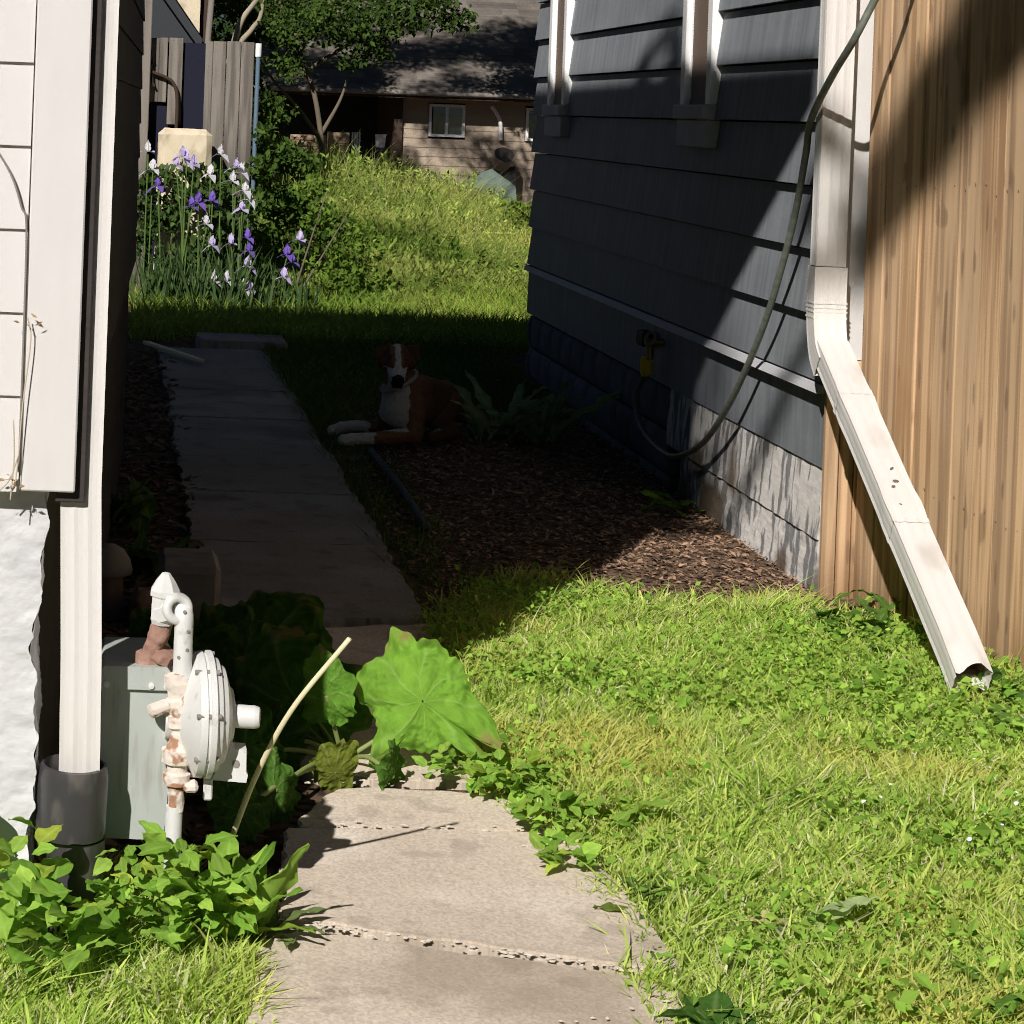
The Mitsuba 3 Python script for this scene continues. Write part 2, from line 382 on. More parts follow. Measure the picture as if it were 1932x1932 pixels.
slabs = [
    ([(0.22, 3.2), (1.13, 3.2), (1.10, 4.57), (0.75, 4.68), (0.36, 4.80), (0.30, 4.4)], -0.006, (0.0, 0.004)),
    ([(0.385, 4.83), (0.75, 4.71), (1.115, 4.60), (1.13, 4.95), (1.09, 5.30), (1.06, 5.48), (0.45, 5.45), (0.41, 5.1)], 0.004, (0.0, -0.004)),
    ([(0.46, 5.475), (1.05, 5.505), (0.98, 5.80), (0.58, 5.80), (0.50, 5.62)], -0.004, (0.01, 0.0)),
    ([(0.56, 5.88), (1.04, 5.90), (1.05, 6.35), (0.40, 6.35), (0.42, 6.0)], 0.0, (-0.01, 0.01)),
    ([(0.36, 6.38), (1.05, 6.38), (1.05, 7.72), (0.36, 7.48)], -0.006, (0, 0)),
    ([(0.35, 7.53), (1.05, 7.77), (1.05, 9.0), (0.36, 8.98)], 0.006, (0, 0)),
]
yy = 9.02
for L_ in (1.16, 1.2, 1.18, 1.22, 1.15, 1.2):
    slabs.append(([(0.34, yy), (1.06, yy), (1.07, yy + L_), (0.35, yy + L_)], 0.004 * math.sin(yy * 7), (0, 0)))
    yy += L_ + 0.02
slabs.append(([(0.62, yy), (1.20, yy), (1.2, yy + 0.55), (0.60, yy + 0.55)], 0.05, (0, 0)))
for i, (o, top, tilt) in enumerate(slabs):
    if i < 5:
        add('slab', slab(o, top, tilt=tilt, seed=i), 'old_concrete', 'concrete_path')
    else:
        add('slab', slab(o, top, tilt=tilt, seed=i), 'dark_toned_concrete', 'concrete_path', label='dark grey concrete slab with passage shade toned into its colour')

# crumbled grit along the broken joints
g = np.random.default_rng(12)
gr = []
for (xa, ya), (xb, yb), n_ in (((0.38, 4.815), (0.75, 4.695), 34), ((0.75, 4.695), (1.10, 4.585), 40), ((0.46, 5.46), (1.04, 5.49), 26), ((0.52, 5.84), (0.75, 5.84), 14), ((0.30, 4.0), (1.1, 4.45), 16), ((0.45, 4.95), (1.05, 5.4), 10)):
    for q in range(n_ * 2):
        t = g.random() if q % 3 else 0.15 + 0.3 * (q % 5) / 5 + 0.06 * g.random()
        wide = 0.012 if n_ > 12 else 0.12
        c = np.array((xa + (xb - xa) * t + g.normal(0, wide), ya + (yb - ya) * t + g.normal(0, wide), 0.0015 + g.uniform(-0.002, 0.003)))
        b = trimesh.creation.icosphere(1, g.uniform(0.0012, 0.0058))
        b.apply_scale((g.uniform(0.8, 1.6), g.uniform(0.8, 1.4), g.uniform(0.15, 0.3)))
        b.vertices = np.array(b.vertices) * (1 + 0.32 * g.normal(size=(len(b.vertices), 1))) + c
        gr.append(b)
add('grit', cat(gr), mat('pale_grit', (0.66, 0.60, 0.50), 0.9), 'concrete_path', kind='stuff', label='pale crumbled grit along the broken joints of the path')

# ------------------------------------------------------------------ the white house on the left
wh = thing('white_house', 'white clapboard house corner close on the left with rough painted foundation', 'house')


def side_x(y):
    return -0.075 + 0.0280 * (y - 4.6)


for i in range(28):
    z0 = 0.885 + 0.1575 * i
    # lapped boards: bottom edge stands proud of the board below
    prof = np.array([(4.612, z0), (4.612, z0 + 0.1575), (4.622, z0 + 0.164), (4.65, z0 + 0.164), (4.65, z0), (4.604, z0)])
    V2 = np.array([(x, 4.6 + (q[0] - 4.6), q[1]) for x in (-6.0, -0.157) for q in [(4.602, z0), (4.611, z0 + 0.160), (4.66, z0 + 0.160), (4.66, z0)]])
    add('clapboard', trimesh.convex.convex_hull(V2), 'white_siding_paint', wh)
    V3 = np.array([(side_x(y) + dx, y, zz) for y in (4.715, 11.3) for dx, zz in ((0.010, z0), (0.002, z0 + 0.1585), (-0.05, z0 + 0.1585), (-0.05, z0))])
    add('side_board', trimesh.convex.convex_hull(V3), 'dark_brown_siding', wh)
add('corner_board', rbox(-0.154, -0.050, 4.598, 4.622, 0.864, 5.1, 0.003), 'white_siding_paint', wh)
add('dark_trim', rbox(-0.087, -0.031, 4.6225, 4.638, 0.842, 5.1, 0.002), 'dark_brown_siding', wh, label='dark brown trim strip beside the white corner board')
add('corner_post', box(-0.157, -0.088, 4.6225, 4.712, 0.886, 5.1), 'white_siding_paint', wh)
found = sub(box(-6.0, -0.122, 4.655, 4.78, -0.2, 0.884), 0.045)
fv = np.array(found.vertices)
edge = np.exp(-((fv[:, 0] + 0.122) / 0.05) ** 2)
fv[:, 0] += edge * (0.05 * (meshkit.fbm(fv * [6, 6, 7]) - 0.35) + 0.03 * (meshkit.fbm(fv * [22, 22, 26]) - 0.5) + 0.02 * np.clip(0.9 - fv[:, 2], 0, 1) - 0.035 * np.clip(0.5 - fv[:, 2], 0, 0.5))
fv[:, 1] += 0.005 * (meshkit.fbm(fv * [9, 9, 9] + 3) - 0.5) + 0.02 * edge * (meshkit.fbm(fv * [18, 18, 20] + 3) - 0.3)
found.vertices = fv
add('foundation', found, 'white_stucco', wh, smooth=40)
sf = sub(box(-1.0, 0.0, 4.79, 11.25, -0.2, 0.884), 0.2)
fv = np.array(sf.vertices)
fv[:, 0] = np.where(fv[:, 0] > -0.5, side_x(fv[:, 1]) - 0.035 * np.clip((7.5 - fv[:, 1]) / 2.5, 0, 1) - 0.02 + 0.03 * (meshkit.fbm(fv * 6) - 0.5), fv[:, 0])
sf.vertices = fv
add('side_foundation', sf, 'dark_stone', wh, smooth=40)
add('house_core', box(-6.0, -0.16, 4.665, 11.25, 0.886, 5.1), 'dark_room', wh)
roof = trimesh.convex.convex_hull(np.array([(-9, 4.16, 5.14), (0.5, 4.16, 5.14), (0.5, 11.9, 5.14), (-9, 11.9, 5.14), (-9, 4.16, 5.3), (0.5, 4.16, 5.3), (0.5, 11.9, 5.3), (-9, 11.9, 5.3), (-3.4, 8.03, 7.1), (-5.5, 8.03, 7.1)]))
add('roof', roof, 'roof_shingle', wh)
add('drip_board', box(-6.0, -0.158, 4.598, 4.66, 0.862, 0.884), 'white_siding_paint', wh)

# thin cable and dead vine on the white wall
k = add('wall_cable', tube(spline([(-0.30, 4.592, 1.60), (-0.235, 4.592, 1.525), (-0.192, 4.592, 1.46), (-0.170, 4.592, 1.40), (-0.159, 4.592, 1.355), (-0.157, 4.592, 1.10), (-0.157, 4.592, 0.9)]), 0.0022, 6), 'stone_grey', smooth=True,
        label='thin grey cable curving down the white clapboards', category='cable')
vn = thing('dead_vine', 'dry brown vine hanging beside the corner board of the white house', 'vine')
add('stem', cat([tube(spline([(-0.150, 4.578, 1.193), (-0.143, 4.58, 1.15), (-0.153, 4.578, 1.034), (-0.158, 4.58, 0.934), (-0.163, 4.578, 0.874)]), 0.0013, 5),
                 tube(spline([(-0.158, 4.578, 0.934), (-0.172, 4.576, 0.89), (-0.19, 4.575, 0.868)]), 0.0014, 5), tube(spline([(-0.170, 4.58, 1.0), (-0.166, 4.577, 0.93), (-0.17, 4.577, 0.85)]), 0.0014, 5)]), mat('dry_stem', (0.50, 0.43, 0.31), 0.8), vn, smooth=True)
g = np.random.default_rng(3)
lp = np.array([(-0.148, 4.574, 1.19)] * 5 + [(-0.168, 4.574, 0.88)] * 12) + g.normal(0, 0.008, (17, 3)) * [1, 0.2, 1]
lm, li = leaf_cloud(lp, g.normal(0, 1, (17, 3)), g.normal(0, 1, (17, 3)), g.uniform(0.010, 0.018, 17), 0.4)
add('dry_leaf', lm, 'leaf_material', vn, color=greens(17, 5, (0.34, 0.22, 0.10), (0.5, 0.36, 0.2))[li])


# ------------------------------------------------------------------ downspouts
def sweep_rect(path, w, d, side=(1, 0, 0), ribs=0.004):
    """corrugated rectangular tube section swept along a path; side = fixed width direction"""
    path = np.asarray(path, float)
    sec = []
    for (x0, y0), (x1, y1), nn in (((-1, -1), (1, -1), 9), ((1, -1), (1, 1), 7), ((1, 1), (-1, 1), 9), ((-1, 1), (-1, -1), 7)):
        for k in range(nn):
            t = k / nn
            x, y = x0 + (x1 - x0) * t, y0 + (y1 - y0) * t
            q = np.array([x * w / 2, y * d / 2])
            nrm = np.array([0, y0]) if y0 == y1 else np.array([x0, 0])
            if 0 < k:
                q = q - nrm * ribs * (0.5 - 0.5 * math.cos(2 * math.pi * t * 3))
            sec.append(q)
    sec = np.array(sec)
    n = len(sec)
    tan = unit(np.gradient(path, axis=0))
    V = []
    for p, t in zip(path, tan):
        s = unit(np.asarray(side, float) - t * (np.asarray(side) @ t))
        u = np.cross(t, s)
        V.append(p + sec[:, :1] * s + sec[:, 1:] * u)
    V = np.vstack(V)
    F = []
    for i in range(len(path) - 1):
        for j in range(n):
            a, b = i * n + j, i * n + (j + 1) % n
            F += [[a, b, b + n], [a, b + n, a + n]]
    return trimesh.Trimesh(V, F, process=False)


ld = thing('downspout', 'white rectangular downspout of the white house running down into a black pipe', 'downspout')
add('pipe', sweep_rect([(-0.039, 4.672, 5.0), (-0.039, 4.672, 0.86), (-0.027, 4.675, 0.55), (-0.022, 4.68, 0.30)], 0.078, 0.062, ribs=0.002), 'gutter_paint', ld)
dp = thing('drain_pipe', 'black plastic drain pipe standing in the ground under the downspout', 'pipe')
add('coupling', orient(lathe([(0.0, 0.0), (0.066, 0.0), (0.068, 0.02), (0.068, 0.115), (0.064, 0.135), (0.058, 0.137), (0.057, 0.09), (0.0, 0.09)], 36), (0.02, -0.05, 1), (-0.036, 4.69, 0.195)), 'black_plastic', dp, smooth=40)
add('pipe', orient(lathe([(0.0, 0.0), (0.056, 0.0), (0.056, 0.33), (0.0, 0.33)], 32), (0.02, -0.05, 1), (-0.030, 4.71, -0.14)), 'black_plastic', dp, smooth=40)

# ------------------------------------------------------------------ gas meter
gm = thing('gas_meter', 'grey-green gas meter with round regulator and rusty pipe fittings by the path', 'gas meter')
MX = lambda x: (0.0123 + 0.000309 * x) * 0.977
MZ = lambda y: 1.6 + (0.7017 - 0.000309 * y - 1.6) * 0.977
prof = np.array([(MX(-10), MZ(760)), (MX(300), MZ(745)), (MX(440), MZ(765)), (MX(462), MZ(800)), (MX(462), MZ(1680)), (MX(440), MZ(1860)), (MX(40), MZ(1860)), (MX(-20), MZ(1800)), (MX(-25), MZ(800))])
from shapely.geometry import Polygon
body = trimesh.creation.extrude_polygon(Polygon(prof).buffer(-0.008).buffer(0.008), 0.24, engine='earcut')
body.apply_transform(trimesh.transformations.rotation_matrix(math.pi / 2, [1, 0, 0]))
body.apply_translation((0, 4.780 + 0.24, 0))
add('case', body, 'meter_paint', gm)
top = trimesh.creation.extrude_polygon(Polygon([(MX(-34), MZ(880)), (MX(-34), MZ(800)), (MX(20), MZ(735)), (MX(430), MZ(730)), (MX(474), MZ(790)), (MX(474), MZ(880))]).buffer(-0.004).buffer(0.004), 0.262, engine='earcut')
top.apply_transform(trimesh.transformations.rotation_matrix(math.pi / 2, [1, 0, 0]))
top.apply_translation((0, 4.768 + 0.262, 0))
add('top_cover', top, 'meter_paint', gm)
for bx in (40, 330, 430):
    add('bolt', orient(lathe([(0, 0), (0.006, 0), (0.006, 0.006), (0, 0.007)], 10), (0, -1, 0), (MX(bx), 4.769, MZ(850))), 'pale_cast_paint', gm)
# regulator: stacked flanged discs, axis along x
reg = lathe([(0.0, -0.062), (0.035, -0.060), (0.06, -0.048), (0.095, -0.034), (0.112, -0.022), (0.120, -0.018), (0.122, -0.004), (0.117, -0.003), (0.117, 0.002), (0.123, 0.003), (0.123, 0.014), (0.112, 0.018), (0.108, 0.027), (0.098, 0.030), (0.092, 0.040), (0.055, 0.052), (0.05, 0.058), (0.0, 0.06)], 56)
add('regulator', orient(reg, (0.995, 0.09, 0.0), (MX(672), 4.790, MZ(1040))), 'pale_cast_paint', gm, smooth=25)
for t in np.linspace(0, 2 * np.pi, 8, endpoint=False):
    ax = unit((0.995, 0.09, 0.0))
    e1 = unit(np.cross(ax, (0, 0, 1)))
    c = np.array((MX(672), 4.790, MZ(1040))) + 0.116 * (e1 * math.cos(t + 0.2) + np.array((0, 0, 1)) * math.sin(t + 0.2))
    add('flange_bolt', orient(lathe([(0, -0.026), (0.005, -0.026), (0.005, 0.022), (0, 0.022)], 8), ax, c), 'stone_grey', gm)
add('vent_cap', orient(lathe([(0.0, 0), (0.020, 0), (0.0225, 0.006), (0.0225, 0.062), (0.0215, 0.066), (0.0195, 0.072), (0.016, 0.074), (0.0, 0.074)], 28), (1, -0.1, 0), (MX(800), 4.780, MZ(1035))), 'pale_cast_paint', gm, smooth=30)
br = trimesh.creation.extrude_polygon(Polygon([(MX(815), MZ(1110)), (MX(845), MZ(1110)), (MX(850), MZ(1190)), (MX(885), MZ(1235)), (MX(960), MZ(1235)), (MX(962), MZ(1380)), (MX(975), MZ(1400)), (MX(965), MZ(1450)), (MX(740), MZ(1440)), (MX(800), MZ(1300))]), 0.05, engine='earcut')
br.apply_transform(trimesh.transformations.rotation_matrix(math.pi / 2, [1, 0, 0]))
br.apply_translation((0, 4.810, 0))
add('bracket', br, 'pale_cast_paint', gm)
add('bracket_screw', orient(lathe([(0, 0), (0.008, 0), (0.007, 0.004), (0, 0.004)], 14), (0, -1, 0), (MX(895), 4.761, MZ(1330))), 'stone_grey', gm)
add('seal_tag', rbox(MX(690), MX(750), 4.765, 4.775, MZ(1580), MZ(1440), 0.003), 'pale_cast_paint', gm)
# inlet riser and its elbow
pz = 4.755
add('riser_pipe', tube(spline([(MX(525), pz, MZ(780)), (MX(525), pz, MZ(500)), (MX(522), pz + 0.004, MZ(370)), (MX(490), pz + 0.03, MZ(330))], 10), 0.0185, 20), 'pale_cast_paint', gm, smooth=40)
for (bx, by) in ((525, 345), (552, 470), (550, 590), (497, 640)):
    add('paint_chip', orient(lathe([(0, 0), (0.004, 0), (0.003, 0.0012), (0, 0.0012)], 7), (0.2 if bx > 520 else -0.3, -1, 0), (MX(bx), pz - 0.0178, MZ(by))), 'stone_grey', gm)
ring = trimesh.creation.torus(0.022, 0.0095, 28, 14)
add('union_ring', orient(ring, (0.35, -1, 0.15), (MX(480), pz - 0.004, MZ(335))), 'pale_cast_paint', gm, smooth=True)
cone = lathe([(0.0, -0.055), (0.022, -0.055), (0.026, -0.045), (0.026, 0.0), (0.030, 0.002), (0.030, 0.012), (0.020, 0.030), (0.008, 0.046), (0.0, 0.048)], 7)
add('valve_head', orient(cone, (0.03, -0.06, 1), (MX(395), 4.780, MZ(275))), 'pale_cast_paint', gm)
add('union_nut', orient(lathe([(0, 0), (0.026, 0), (0.026, 0.03), (0, 0.03)], 6), (0.6, -0.5, 0.3), (MX(385), 4.780, MZ(390))), 'pale_cast_paint', gm)
add('rusty_pipe', rough(tube(spline([(MX(400), 4.790, MZ(410)), (MX(365), 4.790, MZ(540)), (MX(320), 4.800, MZ(660)), (MX(300), 4.810, MZ(750))], 8), np.r_[np.full(10, 0.021), np.full(15, 0.018)], 16), 0.003, 70), 'rust_brown', gm, smooth=50)
add('rusty_nut', rough(orient(lathe([(0, 0), (0.027, 0), (0.027, 0.022), (0.02, 0.026), (0, 0.026)], 8), (0.1, 0, 1), (MX(300), 4.810, MZ(745))), 0.003, 60), 'rust_brown', gm)
add('rusty_nut', rough(orient(lathe([(0, 0), (0.024, 0), (0.024, 0.02), (0, 0.02)], 8), (0.35, -0.3, 0.8), (MX(395), 4.795, MZ(700))), 0.003, 60), 'rust_brown', gm)
fit = [(0.0, 0), (0.016, 0), (0.016, 0.05), (0.026, 0.052), (0.027, 0.072), (0.020, 0.076), (0.020, 0.09), (0.030, 0.094), (0.031, 0.12), (0.022, 0.124), (0.018, 0.135), (0.017, 0.16), (0.026, 0.165), (0.026, 0.185), (0.019, 0.188), (0.019, 0.21), (0.0, 0.21)]
add('lower_fitting', rough(sub(orient(lathe(fit, 18), (0, 0, 1), (MX(515), pz, MZ(1640))), 0.012), 0.0035, 45), 'rusty_fitting', gm, smooth=35)
add('wing_lever', rough(rbox(MX(560), MX(650), pz - 0.03, pz + 0.01, MZ(1500), MZ(1440), 0.006), 0.003, 60), 'rusty_fitting', gm)
add('regulator_neck', orient(lathe([(0, 0), (0.034, 0), (0.034, 0.03), (0.027, 0.036), (0.027, 0.075), (0, 0.075)], 24), (1, 0, 0), (MX(430), pz + 0.02, MZ(1080))), 'pale_cast_paint', gm, smooth=30)
add('upper_fitting', rough(sub(orient(lathe([(0, 0), (0.022, 0), (0.028, 0.01), (0.028, 0.03), (0.021, 0.036), (0.026, 0.06), (0.024, 0.08), (0, 0.085)], 16), (-0.15, 0, 1), (MX(530), pz, MZ(1020))), 0.012), 0.004, 45), 'rusty_fitting', gm, smooth=35)
add('side_lug', rough(orient(lathe([(0, 0), (0.014, 0), (0.014, 0.035), (0, 0.04)], 10), (-0.8, -0.4, -0.25), (MX(430), pz - 0.01, MZ(955))), 0.002, 60), 'rusty_fitting', gm)
add('ground_pipe', tube([(MX(505), pz, MZ(1610)), (MX(505), pz, -0.1)], 0.0165, 16), 'pale_cast_paint', gm, smooth=40)

# ------------------------------------------------------------------ grey house on the right
gh = thing('grey_house', 'dark grey lap-sided house on the right with tall narrow windows', 'house')
GA, GB = np.array([2.545, 8.55]), np.array([2.595, 15.0])


def gwall(y):
    return 2.545 + 0.05 * (y - 8.55) / 6.45


WIN = [(10.30, 10.83), (13.80, 14.32)]
WIN_Z = (1.66, 3.1)


def gboard(y0, y1, z0, z1, out0, out1, back=0.05):
    V = []
    for y in (y0, y1):
        x = gwall(y)
        V += [(x - out0, y, z0), (x - out1, y, z1), (x + back, y, z1), (x + back, y, z0)]
    return trimesh.convex.convex_hull(np.array(V))


for i in range(18):
    z0, z1 = 0.705 + 0.229 * i, 0.705 + 0.229 * (i + 1) - 0.0006
    spans = [(8.565, 15.0)]
    if z1 > WIN_Z[0] and z0 < WIN_Z[1]:
        spans = [(8.565, WIN[0][0]), (WIN[0][1], WIN[1][0]), (WIN[1][1], 15.0)]
    for (a, b) in spans:
        add('siding_board', gboard(a, b, z0 + 0.007, z1, 0.030, 0.004), 'grey_siding_paint', gh)
add('ledge', gboard(8.552, 15.01, 0.674, 0.7035, 0.050, 0.034), 'grey_trim_paint', gh)
add('skirt_board', gboard(8.555, 15.0, 0.412, 0.6735, 0.020, 0.016), 'grey_siding_paint', gh)
add('weathered_board', rough(sub(gboard(8.556, 11.0, 0.162, 0.410, 0.030, 0.012), 0.06), 0.006, 18, axis=(1, 0, 0.6)), 'weathered_skirt', gh, label='weathered grey skirt board with flaking paint')
add('weathered_board', rough(sub(gboard(8.558, 10.7, -0.12, 0.158, 0.040, 0.022), 0.05), 0.010, 18, 4, axis=(1, 0, 0.8)), 'weathered_skirt', gh)
g = np.random.default_rng(11)
for r_ in range(3):
    y = 11.02 - 0.15 * (r_ % 2)
    while y < 15.0:
        L_ = g.uniform(0.30, 0.42)
        y1 = min(y + L_, 15.0)
        if y1 - max(y, 11.01) > 0.06:
            b = sub(gboard(max(y, 11.01), y1 - 0.012, -0.18 + 0.195 * r_, -0.18 + 0.195 * (r_ + 1) - 0.012, -0.005, -0.005, 0.12), 0.07)
            bv = np.array(b.vertices)
            cy, cz = bv[:, 1].mean(), bv[:, 2].mean()
            bulge = np.clip(1 - (np.abs(bv[:, 1] - cy) / ((y1 - y) / 2)) ** 4, 0, 1) * np.clip(1 - (np.abs(bv[:, 2] - cz) / 0.09) ** 4, 0, 1)
            front = bv[:, 0] < gwall(cy) + 0.03
            bv[:, 0] -= front * bulge * (0.018 + 0.03 * (meshkit.fbm(bv * 9) - 0.3))
            b.vertices = bv
            add('foundation_stone', b, 'rock_face', gh)
        y = y1
add('wall_core', cat([box(2.66, 9.0, 8.60, 14.95, -0.3, 4.75)]), 'dark_room', gh)
groof = trimesh.convex.convex_hull(np.array([(1.75, 8.2, 4.82), (9.6, 8.2, 4.82), (1.75, 15.4, 4.82), (9.6, 15.4, 4.82), (5.8, 8.2, 7.4), (5.8, 15.4, 7.4)]))
add('roof', groof, 'roof_shingle', gh)
add('front_wall', box(2.66, 9.0, 8.56, 8.599, -0.3, 4.8), 'grey_siding_paint', gh)
for wi, (y0, y1) in enumerate(WIN):
    w = key_for('window', gh)
    x = gwall((y0 + y1) / 2)
    c = 0.07
    # casing boards stand proud of the siding, glass sits back
    add('casing', cat([box(x - 0.055, x + 0.03, y0 - 0.005, y0 + c, WIN_Z[0] + 0.03, WIN_Z[1]), box(x - 0.055, x + 0.03, y1 - c, y1 + 0.005, WIN_Z[0] + 0.03, WIN_Z[1]),
                       box(x - 0.055, x + 0.03, y0 + c, y1 - c, WIN_Z[1] - 0.09, WIN_Z[1])]), 'white_vinyl', w)
    add('jamb', cat([box(x - 0.02, x + 0.09, y0 + c + 0.001, y0 + c + 0.02, WIN_Z[0] + 0.05, WIN_Z[1] - 0.09), box(x - 0.03, x + 0.09, y1 - c - 0.02, y1 - c - 0.001, WIN_Z[0] + 0.05, WIN_Z[1] - 0.09)]), 'white_vinyl', w)
    add('sash', cat([box(x + 0.01, x + 0.04, y0 + c + 0.021, y0 + c + 0.06, WIN_Z[0] + 0.051, WIN_Z[1] - 0.091), box(x + 0.01, x + 0.04, y1 - c - 0.06, y1 - c - 0.021, WIN_Z[0] + 0.051, WIN_Z[1] - 0.091)]), 'brown_jamb', w)
    add('screen', box(x - 0.028, x - 0.022, y0 + c + 0.001, y1 - c - 0.001, WIN_Z[0] + 0.03, WIN_Z[1] - 0.091), 'brown_jamb', w)
    add('pane', box(x + 0.032, x + 0.036, y0 + c + 0.06, y1 - c - 0.06, WIN_Z[0] + 0.05, WIN_Z[1] - 0.09), 'window_glass', w)
    add('sill', rbox(x - 0.085, x + 0.03, y0 - 0.01, y1 + 0.01, WIN_Z[0] - 0.035, WIN_Z[0] + 0.028, 0.005), 'grey_trim_paint', w)
    add('apron', rbox(x - 0.068, x + 0.0, y0 + 0.0, y1 - 0.0, WIN_Z[0] - 0.155, WIN_Z[0] - 0.037, 0.004), 'grey_trim_paint', w)
add('corner_board', rbox(2.515, 2.545 + 0.10, 8.50, 8.545, 0.80, 4.8, 0.003), 'white_siding_paint', gh)

rd = thing('downspout', 'white downspout of the grey house with long sloping extension onto the lawn', 'downspout')
add('pipe', sweep_rect([(2.496, 8.445, 4.78), (2.490, 8.445, 2.0), (2.486, 8.445, 1.13)], 0.102, 0.078, ribs=0.003), 'gutter_paint', rd)
add('elbow', sweep_rect(spline([(2.486, 8.445, 1.128), (2.486, 8.445, 1.02), (2.485, 8.435, 0.93), (2.483, 8.395, 0.845), (2.482, 8.33, 0.79)], 7), 0.112, 0.088, ribs=0.003), 'gutter_paint', rd, smooth=40)
for zz in (1.0, 0.985, 0.97, 0.95):
    add('crimp_ring', sweep_rect([(2.486, 8.444, zz), (2.486, 8.444, zz + 0.006)], 0.118, 0.094, ribs=0.002), 'gutter_paint', rd)
ext = sweep_rect(np.linspace((2.484, 8.37, 0.845), (2.484, 6.91, 0.06), 40), 0.108, 0.082, ribs=0.004)
ev = np.array(ext.vertices)
end = np.clip((7.02 - ev[:, 1]) / 0.12, 0, 1)
ev[:, 2] += end * 0.016 * np.sin((ev[:, 0] - 2.484) * 55 + 1.0)
ev[:, 1] += end * 0.006 * np.sin((ev[:, 0] - 2.45) * 70)
dent = np.exp(-((ev[:, 1] - 7.55) / 0.05) ** 2) + 0.7 * np.exp(-((ev[:, 1] - 8.05) / 0.04) ** 2)
ev[:, 0] += 0.005 * dent * np.sign(ev[:, 0] - 2.484)
ev[:, 2] += 0.004 * dent
ext.vertices = ev
add('extension', ext, 'gutter_paint', rd, smooth=30, label='long sloping white extension with a dented rusty end')
inn = sweep_rect(np.linspace((2.484, 8.30, 0.807), (2.484, 6.955, 0.0845), 40), 0.094, 0.066, ribs=0.001)
ev = np.array(inn.vertices)
end = np.clip((7.02 - ev[:, 1]) / 0.12, 0, 1)
ev[:, 2] += end * 0.016 * np.sin((ev[:, 0] - 2.484) * 55 + 1.0)
ev[:, 1] += end * 0.006 * np.sin((ev[:, 0] - 2.45) * 70)
inn.vertices = ev
add('inside', inn, 'rust_brown', rd, smooth=30)
g = np.random.default_rng(21)
for q in range(7):
    yq = g.uniform(7.42, 7.72)
    zq = 0.06 + (yq - 6.91) * 0.785 / 1.46 + 0.0475
    b = rough(trimesh.creation.icosphere(2, 0.006), 0.004, 120, q)
    b.apply_scale((g.uniform(1.0, 2.2), g.uniform(0.7, 1.2), 0.25))
    b.apply_transform(trimesh.transformations.rotation_matrix(g.uniform(-0.8, 0.8), [0, 0, 1]))
    b.apply_transform(trimesh.transformations.rotation_matrix(math.atan(0.538), [1, 0, 0]))
    b.apply_translation((2.484 + g.uniform(-0.03, 0.035), yq, zq - 0.002))
    add('leaf_scrap', b, 'bark', smooth=True, label='dark scrap of dead leaf lying on the sloping downspout extension', category='leaf', group='dead leaf scraps on the downspout extension')
for yq in (8.10, 7.50):
    zq = 0.06 + (yq - 6.91) * 0.785 / 1.46
    add('strap', sweep_rect([(2.484, yq + 0.010, zq + 0.0054), (2.484, yq - 0.010, zq - 0.0054)], 0.113, 0.087, ribs=0.003), 'gutter_paint', rd)

# faucet and hose
fa = thing('faucet', 'outdoor brass faucet with black timer box on the grey house wall', 'faucet')
add('timer_box', rbox(2.475, 2.535, 11.28, 11.42, 0.565, 0.635, 0.01), 'black_rubber', fa)
add('spigot', cat([orient(lathe([(0, 0), (0.016, 0), (0.016, 0.09), (0, 0.09)], 14), (-1, 0, 0), (2.565, 11.17, 0.60)), orient(lathe([(0, 0), (0.017, 0), (0.02, 0.03), (0.015, 0.09), (0, 0.09)], 14), (0, -0.2, -1), (2.485, 11.17, 0.61))]), 'brass', fa, smooth=40)
add('handle', cat([orient(trimesh.creation.torus(0.032, 0.007, 18, 8), (-1, -0.5, 0.4), (2.46, 11.05, 0.625)), orient(lathe([(0, 0), (0.006, 0), (0.006, 0.05), (0, 0.05)], 8), (-0.6, -0.8, 0.3), (2.485, 11.12, 0.61))]), 'stone_grey', fa, smooth=40)
add('connector', orient(lathe([(0, 0), (0.028, 0), (0.03, 0.02), (0.03, 0.075), (0.024, 0.085), (0, 0.085)], 16), (0.05, 0.15, -1), (2.482, 11.20, 0.525)), 'yellow_plastic', fa, smooth=30, label='bright yellow hose connector')
HX = 2.462
hose = spline([(2.482, 11.215, 0.45), (2.475, 11.30, 0.38), (HX, 11.33, 0.33), (HX, 11.24, 0.237), (HX, 11.04, 0.18), (HX, 10.664, 0.158), (HX, 10.37, 0.195), (HX, 10.01, 0.299), (HX, 9.69, 0.46), (HX, 9.393, 0.661), (HX, 9.119, 0.889),
               (HX, 8.93, 1.10), (HX, 8.783, 1.30), (2.452, 8.643, 1.514), (2.42, 8.48, 1.635), (2.41, 8.22, 1.78), (2.42, 8.02, 1.90), (2.47, 7.98, 2.03), (2.53, 7.90, 2.2), (2.60, 7.78, 2.5), (2.66, 7.7, 2.7)], 10)
add('garden_hose', tube(hose, 0.0125, 14), 'hose_rubber', smooth=True, label='grey-green garden hose looping from the faucet up over the downspout', category='hose')

